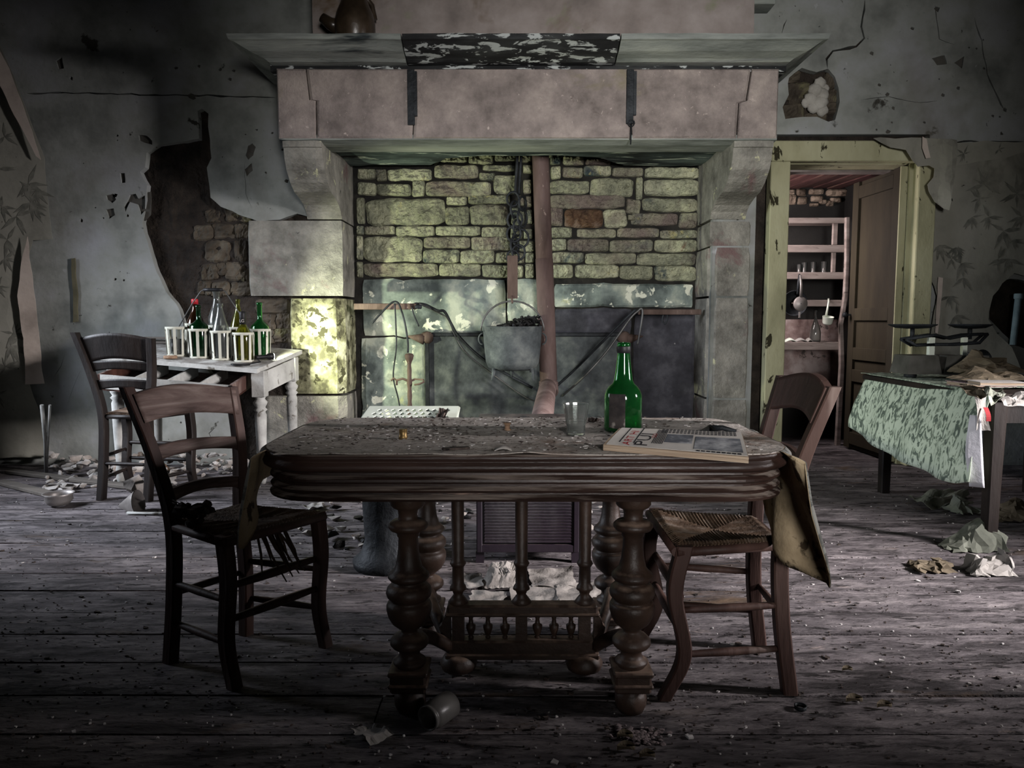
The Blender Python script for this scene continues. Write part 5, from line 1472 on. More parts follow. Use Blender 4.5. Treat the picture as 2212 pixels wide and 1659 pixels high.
# bars fixed in the jambs and the wires hung on them
lb_ = thing('trivet_bar', PY(780, 662, 5.55), 'rusty square bar jutting from the left jamb into the hearth', 'bar')
a, b = PY(768, 661, 5.56), PY(898, 663, 5.50)
MB().box((a + b) / 2, ((b - a).length, .045, .045), bev=.004).build('bar', M['rust'], lb_)
e = b + V((.02, 0, 0)); MB().box(e, (.05, .03, .03), bev=.006).build('bar_end', M['iron'], lb_)
rb_ = thing('trivet_bar', PY(1460, 676, 5.55), 'rusty square bar jutting from the right side of the hearth', 'bar')
a2, b2 = PY(1380, 674, 5.52), PY(1512, 674, 5.56)
MB().box((a2 + b2) / 2, ((b2 - a2).length, .04, .04), bev=.004).build('bar', M['rust'], rb_)
def wire(pts, r_, label, m_='iron', Y=5.46):
    P_ = [PY(a, b, (Y if len(c) == 0 else c[0])) for a, b, *c in pts]
    sm = []
    ext = [P_[0] * 2 - P_[1]] + P_ + [P_[-1] * 2 - P_[-2]]
    for s in range(len(P_) - 1):
        p0, p1, p2, p3 = ext[s:s + 4]
        for i in range(6):
            t = i / 6
            sm.append(.5 * ((2 * p1) + (p2 - p0) * t + (2 * p0 - 5 * p1 + 4 * p2 - p3) * t * t + (-p0 + 3 * p1 - 3 * p2 + p3) * t ** 3))
    sm.append(P_[-1])
    MB().tube(sm, r_, 6).build('wire', M[m_], org=P_[0], label=label, cat='wire')
wire([(804, 698), (820, 680), (845, 655), (858, 653), (866, 668), (875, 700), (881, 740), (881, 762)], .008, 'black hooked wire looped over the left hearth bar')
wire([(853, 655), (855, 700), (856, 750), (850, 800), (851, 825), (860, 860), (868, 905)], .006, 'thin wire hanging straight down from the left hearth bar')
wire([(890, 664), (894, 680), (905, 705)], .006, 'short bent wire hanging at the end of the left hearth bar')
wire([(897, 656, 5.52), (918, 658), (945, 671), (960, 673), (975, 700), (990, 725), (1030, 765), (1080, 800), (1150, 838)], .011, 'thick black wire sagging from left hearth bar behind the cauldron', Y=5.63)
wire([(905, 656, 5.53), (940, 672), (968, 690), (985, 730), (1010, 765), (1060, 805), (1130, 855), (1160, 868)], .006, 'pale thin wire sagging under the cauldron', 'wire', Y=5.66)
wire([(1215, 855, 5.66), (1260, 815), (1310, 760), (1360, 690), (1378, 672), (1386, 667), (1388, 680), (1382, 720), (1377, 745)], .008, 'pale wire rising from behind the pipe to the right hearth bar', 'wire')
wire([(1190, 845, 5.68), (1240, 800, 5.66), (1300, 740), (1350, 690), (1374, 668)], .010, 'thick black wire rising to the right hearth bar')
wire([(1433, 680), (1431, 692), (1436, 700), (1441, 692), (1442, 680)], .006, 'small iron hook under the right hearth bar')
# andiron
ay = 5.42
an_ = thing('andiron', (X_(882, ay), ay, .04), 'wrought iron andiron with a knob and side loops in the hearth', 'andiron')
x = X_(883, ay)
zz = lambda py: Z_(py, ay)
MB().lathe([(.016, .05), (.02, zz(880)), (.014, zz(868)), (.018, zz(855)), (.014, zz(840)), (.020, zz(828)), (.015, zz(815)), (.017, zz(800)), (.013, zz(788)), (.018, zz(782)), (.030, zz(774)), (.034, zz(768)), (.026, zz(764)), (.004, zz(763))], (x, ay, 0), 14).build('stem', M['rust'], an_)
MB().tube([PY(855, 822, ay), PY(870, 818, ay), V((x, ay, zz(824))), PY(895, 820, ay)], .009, 8).build('cross_bar', M['rust'], an_)
MB().tube([PY(895, 819, ay), PY(914, 820, ay - .03), PY(916, 825, ay - .06), PY(905, 830, ay - .06), PY(896, 831, ay - .03)], .007, 8).build('loop', M['rust'], an_)
MB().tube([PY(857, 832, ay), PY(857, 822, ay), PY(850, 817, ay), PY(845, 822, ay)], .008, 8).build('loop', M['rust'], an_)
for s in (-1, 1): MB().tube([V((x, ay, .12)), V((x + s * .08, ay, .07)), V((x + s * .11, ay, .046))], .014, 8).build('foot', M['rust'], an_)
# lattice plate on a black iron stand
lz = .665
ls = thing('plant_stand', PZ(875, 930, lz) * 1.0, 'black iron pot stand with white enamel lattice top before the hearth', 'stand')
ls.location.z = 0; ORG[ls.name] = V(ls.location)
Q = [PY(757, 935, 3.05), PY(979, 935, 3.05), PY(991, 877, 3.32), PY(799, 877, 3.32)]
lz_f = lambda u, v: Q[0].lerp(Q[1], u).lerp(Q[3].lerp(Q[2], u), v)
holes_ = []
nx, ny = 11, 6
for j in range(ny):
    for i in range(nx):
        cu, cv = (i + .5 + (.5 if j % 2 else 0)) / (nx + .5) * .86 + .07, (j + .5) / ny * .80 + .10
        du, dv = .031, .060
        holes_.append([V((cu - du, cv)), V((cu, cv - dv)), V((cu + du, cv)), V((cu, cv + dv))])
plate([V((0, 0)), V((1, 0)), V((1, 1)), V((0, 1))], holes_, lz_f, (0, 0, -.003)).build('lattice_plate', M['enamel'], ls)
for i in range(4):
    a, b = Q[i], Q[(i + 1) % 4]
    MB().tube([a + V((0, 0, -.008)), b + V((0, 0, -.008))], .007, 6).build('rim', M['enamel'], ls)
c_ = sum(Q, V((0, 0, 0))) / 4
MB().lathe([(.16, 0), (.165, .03), (.13, .06), (.11, .12), (.12, .3), (.14, .4), (.11, .55), (.11, .60)], (X_(835, 3.18), 3.19, 0), 20).build('pedestal', M['iron'], ls)
_q = [lz_f(.80, .35), lz_f(.9, .35), lz_f(.9, .75), lz_f(.8, .75)]
sheet('broken_frame', _q, .006, 'dirt', 'broken dark picture-frame piece lying on the lattice plate', 'frame piece', .02, 3)
# stove under the flue
sv = thing('stove', (X_(1137, 3.2), 3.4, 0), 'dark enamel stove with louvred front behind the dining table', 'stove')
x0, x1 = X_(1032, 3.2), X_(1250, 3.2)
yf, yk = 3.2, 3.6
zb0 = Z_(1192, 3.2)
MB().box(((x0 + x1) / 2, (yf + yk) / 2 + .01, (zb0 + .60) / 2), (x1 - x0, yk - yf, .60 - zb0), bev=.01).build('body', M['stove'], sv)
MB().box(((x0 + x1) / 2, (yf + yk) / 2, .607), (x1 - x0 + .03, yk - yf + .04, .02), bev=.006).build('top', M['stove'], sv)
for i in range(36):
    z = zb0 + .045 + i * .0135
    if z > .57: break
    MB().add(frus(x0 + .025, x1 - .025, z, z + .010, yf - .012, yf + .004, .003), CUBE).build('louvre', M['stove'], sv)
for xx in (x0 + .004, x1 - .004):
    MB().box((xx, yf - .005, (zb0 + .6) / 2), (.026, .022, .6 - zb0), bev=.004).build('frame_bar', M['stove'], sv)
MB().box(((x0 + x1) / 2, yf - .004, zb0 + .018), (x1 - x0, .02, .036), bev=.004).build('frame_bar', M['stove'], sv)
for xx in (x0 + .005, x1 - .005):
    for yy in (yf + .02, yk - .02): MB().box((xx, yy, zb0 / 2), (.036, .03, zb0)).build('leg', M['stove'], sv)
# jug and a small lid on the mantel shelf
zs_ = Z_(72, 4.62) + .006
jg = thing('jug', (X_(776, 4.8), 4.8, zs_), 'glazed brown stoneware jug with a spout on the mantel shelf', 'jug')
x = X_(778, 4.8)
k = 4.8 / FPX
MB().lathe([(36 * k, 0), (37 * k, .01), (42 * k, 25 * k), (42 * k, 40 * k), (38 * k, 58 * k), (30 * k, 76 * k), (25 * k, 92 * k), (26 * k, 100 * k), (24 * k, 100 * k), (22 * k, 90 * k)], (x, 4.8, zs_), 28, cap=False).lathe([(.01, .002), (35 * k, .002)], (x, 4.8, zs_), 20, cap=False).build('body', M['stoneware'], jg)
MB().tube([V((x - 34 * k, 4.8, zs_ + 32 * k)), V((x - 52 * k, 4.8, zs_ + 40 * k)), V((x - 68 * k, 4.8, zs_ + 52 * k))], [.05, .038, .03], 12).build('spout', M['stoneware'], jg)
MB().tube([V((x + 20 * k, 4.82, zs_ + 96 * k)), V((x + 30 * k, 4.9, zs_ + 90 * k)), V((x + 36 * k, 4.9, zs_ + 60 * k))], .016, 10).build('handle', M['stoneware'], jg)
p = V((X_(1497, 4.75), 4.75, zs_))
MB().lathe([(.042, 0), (.044, .006), (.03, .018), (.003, .02)], p, 16).build('black_disc', M['black'], org=p, label='small black domed disc on the right half of the mantel shelf', cat='disc')
p = V((X_(1640, 5.3), 5.3, Z_(0, 5.3) - .0))
# ================================================================== PANTRY
M['shelf_wood'] = mat('pale_shelf_wood', [H('5f5450'), H('8a7e78'), H('a59a94')], 5, stretch=(.3, 1, 2), spots=[(H('453c38'), 6, .62, .68)])
sy0 = 6.32
def shelf(px0, px1, py0, py1, name, label, th=None):
    a, b = PY(px0, py1, sy0), PY(px1, py0, sy0)
    o = thing(name, ((a.x + b.x) / 2, sy0 + .2, a.z), label, 'shelf')
    MB().box(((a.x + b.x) / 2, sy0 + .19, b.z - .012), (b.x - a.x, .36, .022), bev=.002).build('board', M['shelf_wood'], o)
    MB().box(((a.x + b.x) / 2, sy0 + .008, (a.z + b.z) / 2), (b.x - a.x, .016, b.z - a.z), bev=.003).build('front_edge', M['shelf_wood'], o)
    return b.z
sh = {}
sh[0] = shelf(1640, 1833, 470, 482, 'pantry_shelf', 'topmost thin shelf in the pantry')
sh[1] = shelf(1640, 1832, 529, 545, 'pantry_shelf', 'second pantry shelf with an upright post above it')
sh[2] = shelf(1640, 1830, 588, 603, 'pantry_shelf', 'pantry shelf carrying the row of small glasses')
sh[3] = shelf(1742, 1826, 648, 662, 'pantry_shelf', 'short pantry shelf behind the hanging pans')
sh[4] = shelf(1630, 1818, 739, 756, 'pantry_counter', 'lowest pantry shelf with shells and a bottle on it')
up_ = thing('shelf_post', (X_(1826, sy0), sy0, 0), 'rough pale post holding the right end of the pantry shelves', 'post')
post(MB(), [PY(1830, 470, sy0 - .01), PY(1829, 560, sy0 - .01), PY(1826, 640, sy0 - .01), PY(1816, 700, sy0 - .01), PY(1818, 790, sy0 - .01), V((X_(1818, sy0), sy0 - .01, 0))], [.035, .03, .035, .03, .04, .04], .04, V((1, 0, 0)), V((0, 1, 0))).build('post', M['shelf_wood'], up_)
for (px, t, b, w_) in ((1803, 482, 529, 10), (1800, 545, 588, 8)):
    a, c_ = PY(px, t, sy0 + .05), PY(px, b, sy0 + .05)
    MB().box((a + c_) / 2, (w_ * sy0 / FPX, .03, a.z - c_.z), bev=.003).build('divider', M['shelf_wood'], up_)
for i, (px, w_, h_) in enumerate(((1723, 5, 18), (1734, 6, 22), (1753, 6, 23), (1776, 7, 24))):
    kk = (sy0 + .1) / FPX
    p = V((X_(px, sy0 + .1), sy0 + .1, sh[2]))
    r_ = w_ * kk
    MB().lathe([(r_ * .8, 0), (r_, h_ * kk), (r_ * .92, h_ * kk), (r_ * .72, .006), (.001, .006)], p, 14, cap=False).build('drinking_glass', M['glass_clear'], org=p, label=['small clear glass at the left end of the pantry row', 'second clear glass from left on the pantry shelf', 'third clear glass from left on the pantry shelf', 'rightmost and widest glass on the pantry shelf'][i], cat='glass', group='glasses on the pantry shelf')
# frying pan with a sieve in front, ladle, bottles, shells
pz_ = sy0 - .02
kk = pz_ / FPX
c_ = PY(1720, 655, pz_)
pan = thing('saucepan', c_, 'dark round saucepan hanging by its handle in the pantry', 'pan')
Ry = Matrix.Rotation(math.radians(90), 4, 'X')
MB().lathe([(.01, .06), (24 * kk, .06), (27 * kk, .0), (28 * kk, -.004), (26.5 * kk, -.004), (23 * kk, .05), (.01, .05)], c_ + V((0, .03, 0)), 30, Matrix.Rotation(math.radians(-90), 4, 'X'), cap=False).build('bowl', M['iron'], pan)
MB().tube([PY(1724, 636, pz_), PY(1725, 610, pz_), PY(1727, 592, pz_)], [.014, .010, .008], 8).build('handle', M['iron'], pan)
c2_ = PY(1730, 656, pz_ - .06)
sv2 = thing('skimmer', c2_, 'grey metal skimmer disc hanging in front of the saucepan', 'skimmer')
M['tin'] = mat('dull_tin', [H('5a5654'), H('86817e'), H('a09b98')], 5, metal=.5, rough=.45, bump=.1)
MB().lathe([(.004, .004), (14 * kk, 0), (15.5 * kk, -.01), (14 * kk, -.004), (.004, 0)], c2_, 26, Matrix.Rotation(math.radians(90), 4, 'X'), cap=False).build('disc', M['tin'], sv2)
MB().tube([PY(1730, 641, pz_ - .06), PY(1731, 615, pz_ - .05), PY(1729, 594, pz_ - .03)], [.012, .011, .009], 8, flat=.4).build('handle', M['tin'], sv2)
MB().box(PY(1727, 680, pz_ - .06), (.012, .01, .05)).build('tab', M['tin'], sv2)
lp = PY(1788, 692, pz_ - .03)
ld_ = thing('ladle', lp, 'pale enamel ladle hanging from the short pantry shelf', 'ladle')
MB().lathe([(.004, -.035), (.03, -.034), (10 * kk, -.022), (11.5 * kk, .03), (12 * kk, .032), (10.8 * kk, .03), (9 * kk, -.015), (.004, -.025)], lp, 22, Matrix.Rotation(.25, 4, 'X'), cap=False).build('bowl', M['enamel'], ld_)
MB().tube([lp + V((0, .04, .03)), PY(1787, 670, pz_ - .02), PY(1790, 652, pz_ - .01), PY(1790, 646, sy0 + .0)], [.010, .008, .008, .008], 8).build('handle', M['enamel'], ld_)
p = V((X_(1762, sy0 + .08), sy0 + .08, sh[4]))
bottle(p.x, p.y, p.z, .27, .046, .010, .06, .13, 'glass_clear', 'slender grey bottle standing on the lowest pantry shelf', group=None)
for i, (px, w_) in enumerate(((1707, 12), (1730, 13), (1748, 6))):
    p = V((X_(px, sy0 + .06), sy0 + .06, sh[4]))
    MB().slab(lambda u, v: p + V(((u - .5) * w_ * 2 * kk, (v - .5) * .09, .032 * math.sin(math.pi * u) * math.sin(math.pi * (v * .7 + .15)))), 10, 6, (0, 0, .004), True).build('shell', M['enamel' if i == 0 else 'paper'], org=p, label=['iridescent mussel-shaped shell at the left of the pantry counter', 'grey shell in the middle of the pantry counter', 'tiny pale shell beside the pantry bottle'][i], cat='shell', group='shells on the pantry counter')
p = PY(1700, 640, sy0 + .15)
# ================================================================== WALLPAPER
def leaf_spray(mb, c, s, rr, to3):
    for k in range(rr.randint(6, 9)):
        a = rr.uniform(-2.9, .1) if rr.random() < .75 else rr.uniform(0, 3)
        L_ = s * rr.uniform(.6, 1.1); w_ = L_ * .11
        d = V((math.cos(a), math.sin(a))); n = V((-d.y, d.x))
        pts = [c, c + d * L_ * .35 + n * w_, c + d * L_, c + d * L_ * .35 - n * w_]
        mb.add([to3(q.x, q.y) for q in pts], [(0, 1, 2, 3)])
def paper(name, poly, label, front, seed, Yf, m_='wallpaper', sprays=(), grid=.07, cat='wallpaper', s=.11):
    """hanging wallpaper: pixel outline on the wall, Yf(x,z) depth"""
    P_ = jitter([w2(a, b) for a, b in poly], .05, .008, seed)
    t = thing(name, (P_[0].x, W, min(p.y for p in P_)), label, cat)
    plate(P_, [], lambda x, z: (x, Yf(x, z), z), (0, .0015, 0), grid=grid).build('sheet', M[m_], t)
    if sprays:
        mb = MB(); rr = random.Random(seed)
        for a, b in sprays:
            leaf_spray(mb, w2(a, b), s * rr.uniform(.8, 1.2), rr, lambda x, z: V((x, Yf(x, z) - .0022, z)))
        mb.build('leaf_print', M['print'], t, kind='stuff')
    return t
yl = lambda x, z: W - .02 - .025 * (1 + nz(x * 2, z * 1.2, 3)) - .03 * smooth((-3.3 - x) / .4)
paper('wallpaper_sheet', [(-20, 60), (0, 75), (40, 170), (75, 260), (108, 345), (112, 420), (122, 518), (82, 520), (70, 560), (58, 640), (66, 720), (74, 825), (100, 900), (120, 985), (-20, 985)], 'bamboo-print wallpaper sagging off the wall at the far left', 0, 31, yl,
      sprays=[(25, 300), (15, 370), (75, 400), (80, 440), (85, 455), (30, 520), (25, 560), (10, 620), (45, 720), (40, 745), (30, 790), (10, 850), (90, 415), (50, 470), (20, 450)], s=.13)
paper('wallpaper_strip', [(79, 514), (83, 560), (92, 640), (100, 720), (106, 800), (110, 826), (75, 828), (72, 760), (66, 700), (57, 640), (66, 570)], 'pale folded-over strip of wallpaper backing at the left', 0, 33, lambda x, z: yl(x, z) - .03 - .05 * smooth((z - .4) * 1.2) * .3, 'paper_back')
paper('wallpaper_fold', [(-20, 60), (0, 72), (40, 160), (78, 258), (110, 352), (100, 345), (60, 270), (20, 190), (-20, 130)], 'curled upper edge of the left wallpaper showing its back', 0, 35, lambda x, z: yl(x, z) - .05, 'paper_back')
yr = lambda x, z: W - .012 - .018 * (1 + nz(x * 2.2, z * 1.4, 8))
paper('wallpaper_sheet', [(2010, 420), (2060, 360), (2110, 340), (2230, 330), (2240, 600), (2185, 592), (2160, 612), (2140, 640), (2130, 690), (2150, 720), (2180, 750), (2200, 800), (2010, 800), (2004, 720), (2018, 640), (2004, 600), (2008, 520)], 'bamboo-print wallpaper on the wall right of the door', 0, 37, yr,
      sprays=[(2120, 400), (2110, 430), (2095, 470), (2060, 535), (2070, 570), (2050, 560), (2025, 530), (2075, 600), (2060, 680), (2130, 470), (2160, 500), (2190, 420), (2180, 520), (2045, 640), (2150, 560), (2170, 560), (2200, 470)], s=.12)
paper('wallpaper_sheet', [(2052, 312), (2120, 308), (2230, 310), (2235, 322), (2160, 345), (2100, 352), (2054, 362)], 'torn wallpaper band above the printed sheet on the right', 0, 38, lambda x, z: yr(x, z) - .004, sprays=[(2075, 335), (2150, 325)], s=.06)
yd = lambda x, z: W - .085 - .05 * (1 + nz(x * 7, z * 3.5, 5)) - .05 * smooth((2.2 - z) / .9)
paper('wallpaper_flap', [(1868, 307), (1900, 306), (1960, 308), (2044, 312), (2040, 360), (2030, 420), (2022, 462), (2012, 458), (1996, 442), (1984, 420), (1978, 405), (1992, 390), (1994, 372), (1984, 365), (1962, 368), (1948, 355), (1932, 335), (1905, 328), (1885, 318)], 'torn flap of wallpaper drooping over the door casing\'s corner', 0, 39, yd, 'wallpaper', grid=.035)
paper('wallpaper_strip', [(1964, 308), (1975, 312), (1986, 350), (1976, 352), (1966, 330)], 'narrow bright curl of paper on the drooping flap', 0, 41, lambda x, z: yd(x, z) - .02, 'paper_back')
paper('wallpaper_strip', [(2019, 600), (2028, 602), (2024, 660), (2018, 720), (2012, 718)], 'slim white strip of lining paper beside the door casing', 0, 43, lambda x, z: W - .05, 'paper_back')
# ledge fragment of a shelf at the top right of the hood
p = PY(1640, 4, 5.3)
MB().box((p.x + .0, 5.36, p.z + .08), (.22, .16, .2), bev=.006).build('stone_ledge', M['cornice'], org=p, label='stub of stone ledge beside the top of the chimney hood', cat='ledge')

# ================================================================== FLOOR LITTER
def gz(px, py): return PZ(px, py, 0)
rr = random.Random(77)
lab_r = 'broken plaster chunk in the rubble heap beneath the left side table'
for i in range(170):
    px, py = rr.uniform(95, 535), rr.uniform(955, 1055)
    p = gz(px, py + (10 if px < 160 else 0))
    if p.y > 5.38: p.y = rr.uniform(5.0, 5.38); p.x = X_(px, p.y)
    if nz(p.x * 2, p.y * 2, 6) < rr.uniform(-.6, .1) : continue
    s = rr.uniform(.04, .13)
    pile = .10 * max(0, 1 - abs(p.y - 5.25) / .35) * rr.random()
    MB().chunk((p.x, p.y, s * .22 + pile), (s, s * rr.uniform(.6, 1), s * rr.uniform(.35, .6)), i).build('plaster_chunk', M['rubble'], org=(p.x, p.y, 0), label=lab_r, cat='rubble', group='rubble heap under the side table')
lab_h = 'broken lump in the debris heap before the hearth, behind the table legs'
for i in range(90):
    px, py = rr.uniform(640, 1020) if i < 60 else rr.uniform(1250, 1420), rr.uniform(1085, 1190)
    p = gz(px, py)
    if abs(p.x - X_(1137, 3.4)) < .32 and 3.1 < p.y < 3.75: continue
    if (p - V((X_(835, 3.18), 3.19, 0))).length < .2: continue
    s = rr.uniform(.03, .10)
    MB().chunk((p.x, p.y, s * .22), (s, s * rr.uniform(.6, 1), s * rr.uniform(.35, .6)), 300 + i).build('debris_lump', M['rubble' if i % 3 else 'coal'], org=(p.x, p.y, 0), label=lab_h, cat='rubble', group='debris heap before the hearth')
def fsheet(px, m_, label, curl=.03, seed=0, cat='paper', group=None, name='paper_scrap', nu=12):
    sheet(name, zq(0, *px), .004, m_, label, cat, curl, seed, nu, nu, group=group)
fsheet([(757, 1584), (800, 1574), (852, 1594), (800, 1618)], 'paper', 'torn white paper scrap on the floor in the left foreground', .02, 1)
np_ = thing('newspaper', gz(1080, 1270), 'crumpled yellowish newspaper piece with print before the stove', 'newspaper')
na, nb = gz(1042, 1276), gz(1125, 1270)
def nfn(u, v):
    q = na.lerp(nb, u)
    return V((q.x + .02 * nz(v * 4, 2), q.y + .13 * v, .004 + .075 * math.sin(v * 1.7) * smooth(u * 4) * (.85 + .3 * nz(u * 4, v * 4, 6)) + .01 * abs(nz(u * 9, v * 9))))
MB().slab(nfn, 16, 10, (0, .0012, .0008)).build('page', M['old_news'], np_)
vs, fs = text_mb('Inoi', 1.0)
MB().add([nfn(.38 + t.x * .2, .38 + t.y * .35) + V((0, -.003, .003)) for t in vs], fs).build('lettering', M['ink'], np_)
for i, q in enumerate([[(1140, 1236), (1235, 1230), (1245, 1272), (1150, 1276)], [(1100, 1276), (1200, 1268), (1210, 1312), (1106, 1316)], [(1200, 1272), (1300, 1260), (1310, 1306), (1206, 1312)], [(1020, 1282), (1095, 1286), (1085, 1316), (1010, 1310)], [(990, 1250), (1040, 1245), (1045, 1275), (985, 1280)]]):
    fsheet(q, 'old_news', ['grey newspaper sheet under the stove front', 'rumpled pale newspaper behind the middle table post', 'curled newspaper end beside the right table post', 'torn newspaper piece behind the left table post', 'small newspaper scrap left of the stove'][i], .022, 11 + i, nu=16)
fsheet([(1962, 1080), (2040, 1068), (2095, 1072), (2012, 1112)], 'paper_dim', 'large folded sheet of green-grey paper under the right-hand table', .06, 5)
def tent(px0, px1, py0, py1, m_, label, seed, h):
    a, b = gz(px0, py1), gz(px1, py1)
    def fn(u, v):
        q = a.lerp(b, u)
        k = smooth(min(1, u * 3)) * (.7 + .3 * math.sin(u * 7 + seed))
        return V((q.x + .05 * nz(v * 3, u * 3, seed), q.y + .12 * v + .03 * nz(u * 6, v * 3, seed + 1), .004 + h * math.sin(v * 1.6) * k + .02 * abs(nz(u * 5, v * 5, seed))))
    MB().slab(fn, 12, 8, (0, .0012, .0008)).build('wrapping_paper', M[m_], org=a, label=label, cat='paper')
tent(2058, 2185, 1140, 1196, 'paper_dim', 'stiff greenish wrapping paper curved up round the table leg', 3, .13)
tent(2065, 2118, 1078, 1112, 'paper_dim', 'crumpled grey paper ball under the right-hand table', 5, .08)
tent(2110, 2200, 1205, 1248, 'paper', 'crumpled white paper at the foot of the right-hand table leg', 7, .08)
tent(1990, 2070, 1212, 1240, 'kraft', 'flat brown paper left of the right-hand table leg', 8, .025)
tent(2165, 2240, 1085, 1130, 'kraft', 'dark crumpled wrapping at the right edge of the floor', 9, .1)
fsheet([(900, 1168), (955, 1178), (950, 1205), (900, 1190)], 'paper_dim', 'splayed dusty papers under the left of the hearth heap', .05, 15)
fsheet([(652, 1096), (692, 1090), (700, 1100), (668, 1106)], 'paper', 'pale paper square behind the left chair seat', .02, 16)
# glass jar under the table
p = gz(952, 1562)
R_ = Matrix.Rotation(math.radians(-38), 4, 'Z') @ Matrix.Rotation(math.radians(90), 4, 'X')
R_ = Matrix.Rotation(math.radians(-35), 4, 'Z') @ Matrix.Rotation(math.radians(90), 4, 'X')
jr = thing('glass_jar', p, 'dusty glass jar lying on its side beside the front left leg', 'jar')
M['glass_dusty'] = mat('dusty_jar_glass', [H('6d6a66'), H('8d8a86')], 6, rough=.35, trans=.55, bump=.1)
MB().lathe([(.001, -.045), (.030, -.045), (.036, -.038), (.037, .03), (.033, .04), (.031, .044), (.033, .046), (.033, .054), (.030, .054), (.029, .042), (.033, .03), (.032, -.036), (.001, -.04)], p + V((0, 0, .037)), 26, R_, cap=False).build('glass', M['glass_dusty'], jr)
# tin bowl, cone, box, stick, block, bottle cap ring
p = gz(128, 1092)
MB().lathe([(.03, .0), (.055, .01), (.075, .035), (.07, .06), (.085, .075), (.08, .075), (.065, .058), (.068, .036), (.03, .008)], p, 26, cap=False).build('tin_bowl', M['tin'], org=p, label='shiny tin bowl on the floor at the far left', cat='bowl')
p = gz(300, 1105)
MB().lathe([(.075, 0), (.074, .002), (.01, .11), (.008, .108), (.070, .0)], p + V((0, 0, .05)), 22, Matrix.Rotation(math.radians(-100), 4, 'Y'), cap=False).build('funnel', M['tin'], org=p, label='grey metal funnel lying behind the left chair', cat='funnel')
p = gz(366, 1103)
bx_ = thing('matchbox', p, 'small torn white box standing behind the left chair', 'box')
MB().box(p + V((0, 0, .045)), (.07, .05, .09), .2).build('carton', M['paper'], bx_)
MB().slab(lambda u, v: p + V((lerp(-.035, .035, u), -.02 - .03 * v, .09 + .035 * v)), 3, 3, (0, .0015, 0)).build('flap', M['paper'], bx_)
p = gz(275, 1112); q = gz(385, 1114)
MB().tube([p + V((0, 0, .01)), q + V((0, 0, .01))], .009, 6).build('stick', M['white_wood'], org=p, label='thin pale stick lying on the floor behind the left chair', cat='stick')
p = gz(290, 1072)
MB().chunk(p + V((0, 0, .06)), (.2, .16, .16), 901).build('stone_block', M['rubble'], org=p, label='squared grey stone between the rear chair\'s legs', cat='stone')
p = gz(352, 1022)
MB().chunk(p + V((0, 0, .05)), (.26, .16, .12), 903).build('brick_lump', M['red_stone'], org=p, label='reddish broken brick lump in the left rubble', cat='brick')
for i, (a, b, c_, d_) in enumerate(((20, 1022, 300, 1058), (0, 1045, 130, 1078))):
    p, q = gz(a, b), gz(c_, d_)
    v = q - p
    MB().box((p + q) / 2 + V((0, 0, .014)), (v.length, .07, .022), math.atan2(v.y, v.x), bev=.003).build('loose_plank', M['board_grey'], org=(p + q) / 2, label=['long loose plank on the floor in front of the left rubble', 'short loose plank at the floor\'s far left edge'][i], cat='plank')
p = gz(1720, 1520)
MB().lathe([(.014, 0), (.016, .002), (.017, .012), (.014, .012), (.013, .004)], p + V((.0, -.03, 0)), 18, cap=False).build('metal_ring', M['iron'], org=p + V((0, -.03, 0)), label='dark metal ring on the floor by the right chair\'s foot', cat='ring')
# straw stool leg beside the wallpaper, black coal scuttle at the left of the hearth heap
p, q = gz(100, 1020), PZ(62, 940, .42)
MB().tube([p + V((0, 0, .0)), p.lerp(V((X_(85, 5.0), 5.0, .45)), .5), V((X_(80, 5.0), 5.0, .5))], .012, 6).tube([p, V((X_(98, 5.0), 5.0, .5))], .008, 6).build('bent_stick', M['white_wood'], org=p, label='pair of bent sticks leaning on the far left wall', cat='stick')
p = gz(783, 1178)
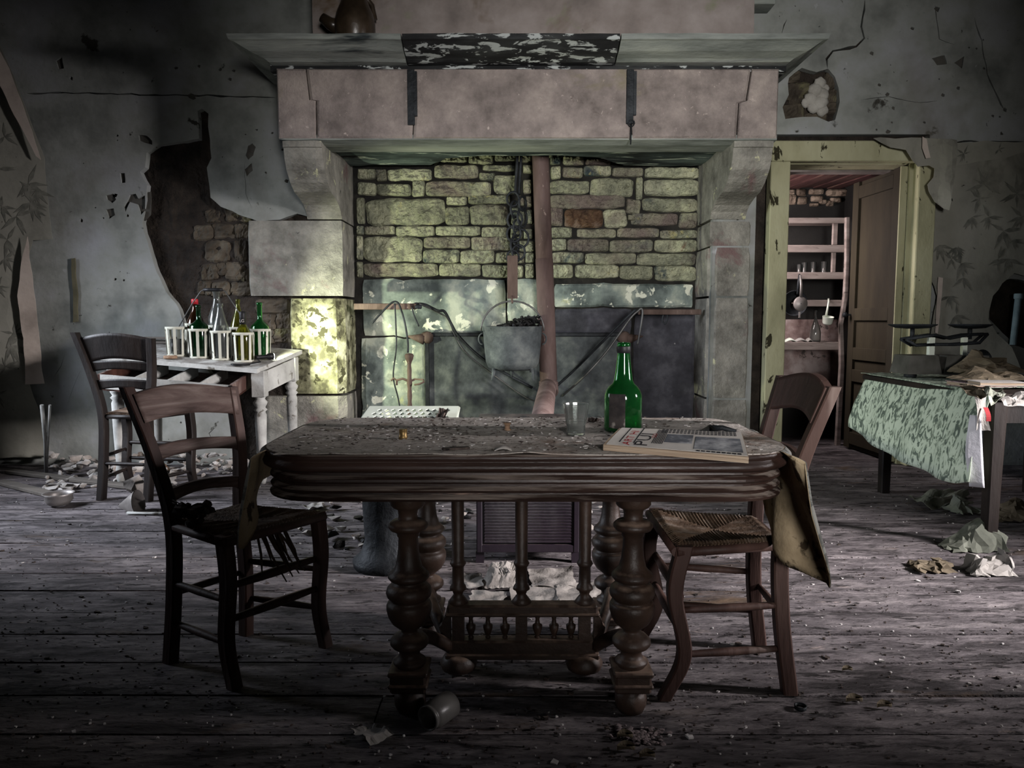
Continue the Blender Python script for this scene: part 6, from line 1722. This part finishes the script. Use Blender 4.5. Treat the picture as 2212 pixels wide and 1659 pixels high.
# dried leaves at the bottom
for i, (a, b) in enumerate(((1352, 1625), (1398, 1640), (1830, 1452), (1845, 1520), (1910, 1532), (1350, 1598))):
    p = gz(a, b); s = rr.uniform(.012, .02)
    MB().slab(lambda u, v: p + V(((u - .5) * s * 2.4, (v - .5) * s * 1.6 * math.sin(math.pi * (u * .9 + .05)), .004 + s * .7 * (abs(v - .5) * 2) ** 2 + .3 * s * math.sin(u * 3))), 6, 4, (0, 0, .001)).build('dry_leaf', M['kraft'], org=p, label=['dry brown leaf left of the front right table foot', 'reddish dry leaf at the bottom edge of the floor', 'tiny dry leaf right of the right chair', 'curled dry leaf on the right-hand floorboards', 'small dry leaf near the right shadow', 'dry leaf just before the front right table foot'][i], cat='leaf', group='dry leaves on the floor')
# cobweb and dirt mound at the front right foot
mb = MB()
p = gz(1385, 1590)
for i in range(140):
    a, r_ = rr.uniform(0, 6.28), abs(rr.gauss(0, .04))
    mb.ico(p + V((r_ * math.cos(a), r_ * .6 * math.sin(a), .001)), rr.uniform(.003, .008), 1, (1.3, 1, .5), .5, i)
mb.build('sawdust_mound', mat('grey_sawdust', [H('5f5556'), H('8a7d7c')], 40, bump=.5), org=p, kind='stuff', label='heap of grey wood dust round the front right table foot', cat='dust')
# countless flakes and crumbs
mbs = [MB(), MB()]
for i in range(7000):
    px, py = rr.uniform(-40, 2250), 985 + (rr.random() ** 1.25) * 700
    p = gz(px, py)
    if not (XL + .05 < p.x < XR - .05 and .8 < p.y < 5.38): continue
    dens = .5 + .6 * nz(p.x * 1.3, p.y * 1.3, 12) + (.25 if p.y > 3 else 0)
    if rr.random() > dens: continue
    s = rr.uniform(.0015, .006) * (1.8 if rr.random() < .1 else .8); an = rr.uniform(0, 6.28)
    pts = [V((p.x + s * rr.uniform(.5, 1.4) * math.cos(an + k * 1.57), p.y + s * rr.uniform(.5, 1.2) * math.sin(an + k * 1.57), .002 + rr.uniform(.001, s * .5))) for k in range(4)]
    mbs[0 if rr.random() < .28 else 1].add(pts + [V((q.x, q.y, .0)) for q in pts], [(0, 1, 2, 3), (0, 4, 5, 1), (1, 5, 6, 2), (2, 6, 7, 3), (3, 7, 4, 0)])
mbs[0].build('floor_flakes', M['chips'], kind='stuff', label='pale paint and plaster flakes strewn over the floorboards', cat='flakes')
mbs[1].build('floor_dirt', M['dirt'], kind='stuff', label='dark crumbs and twigs strewn over the floorboards', cat='dirt')
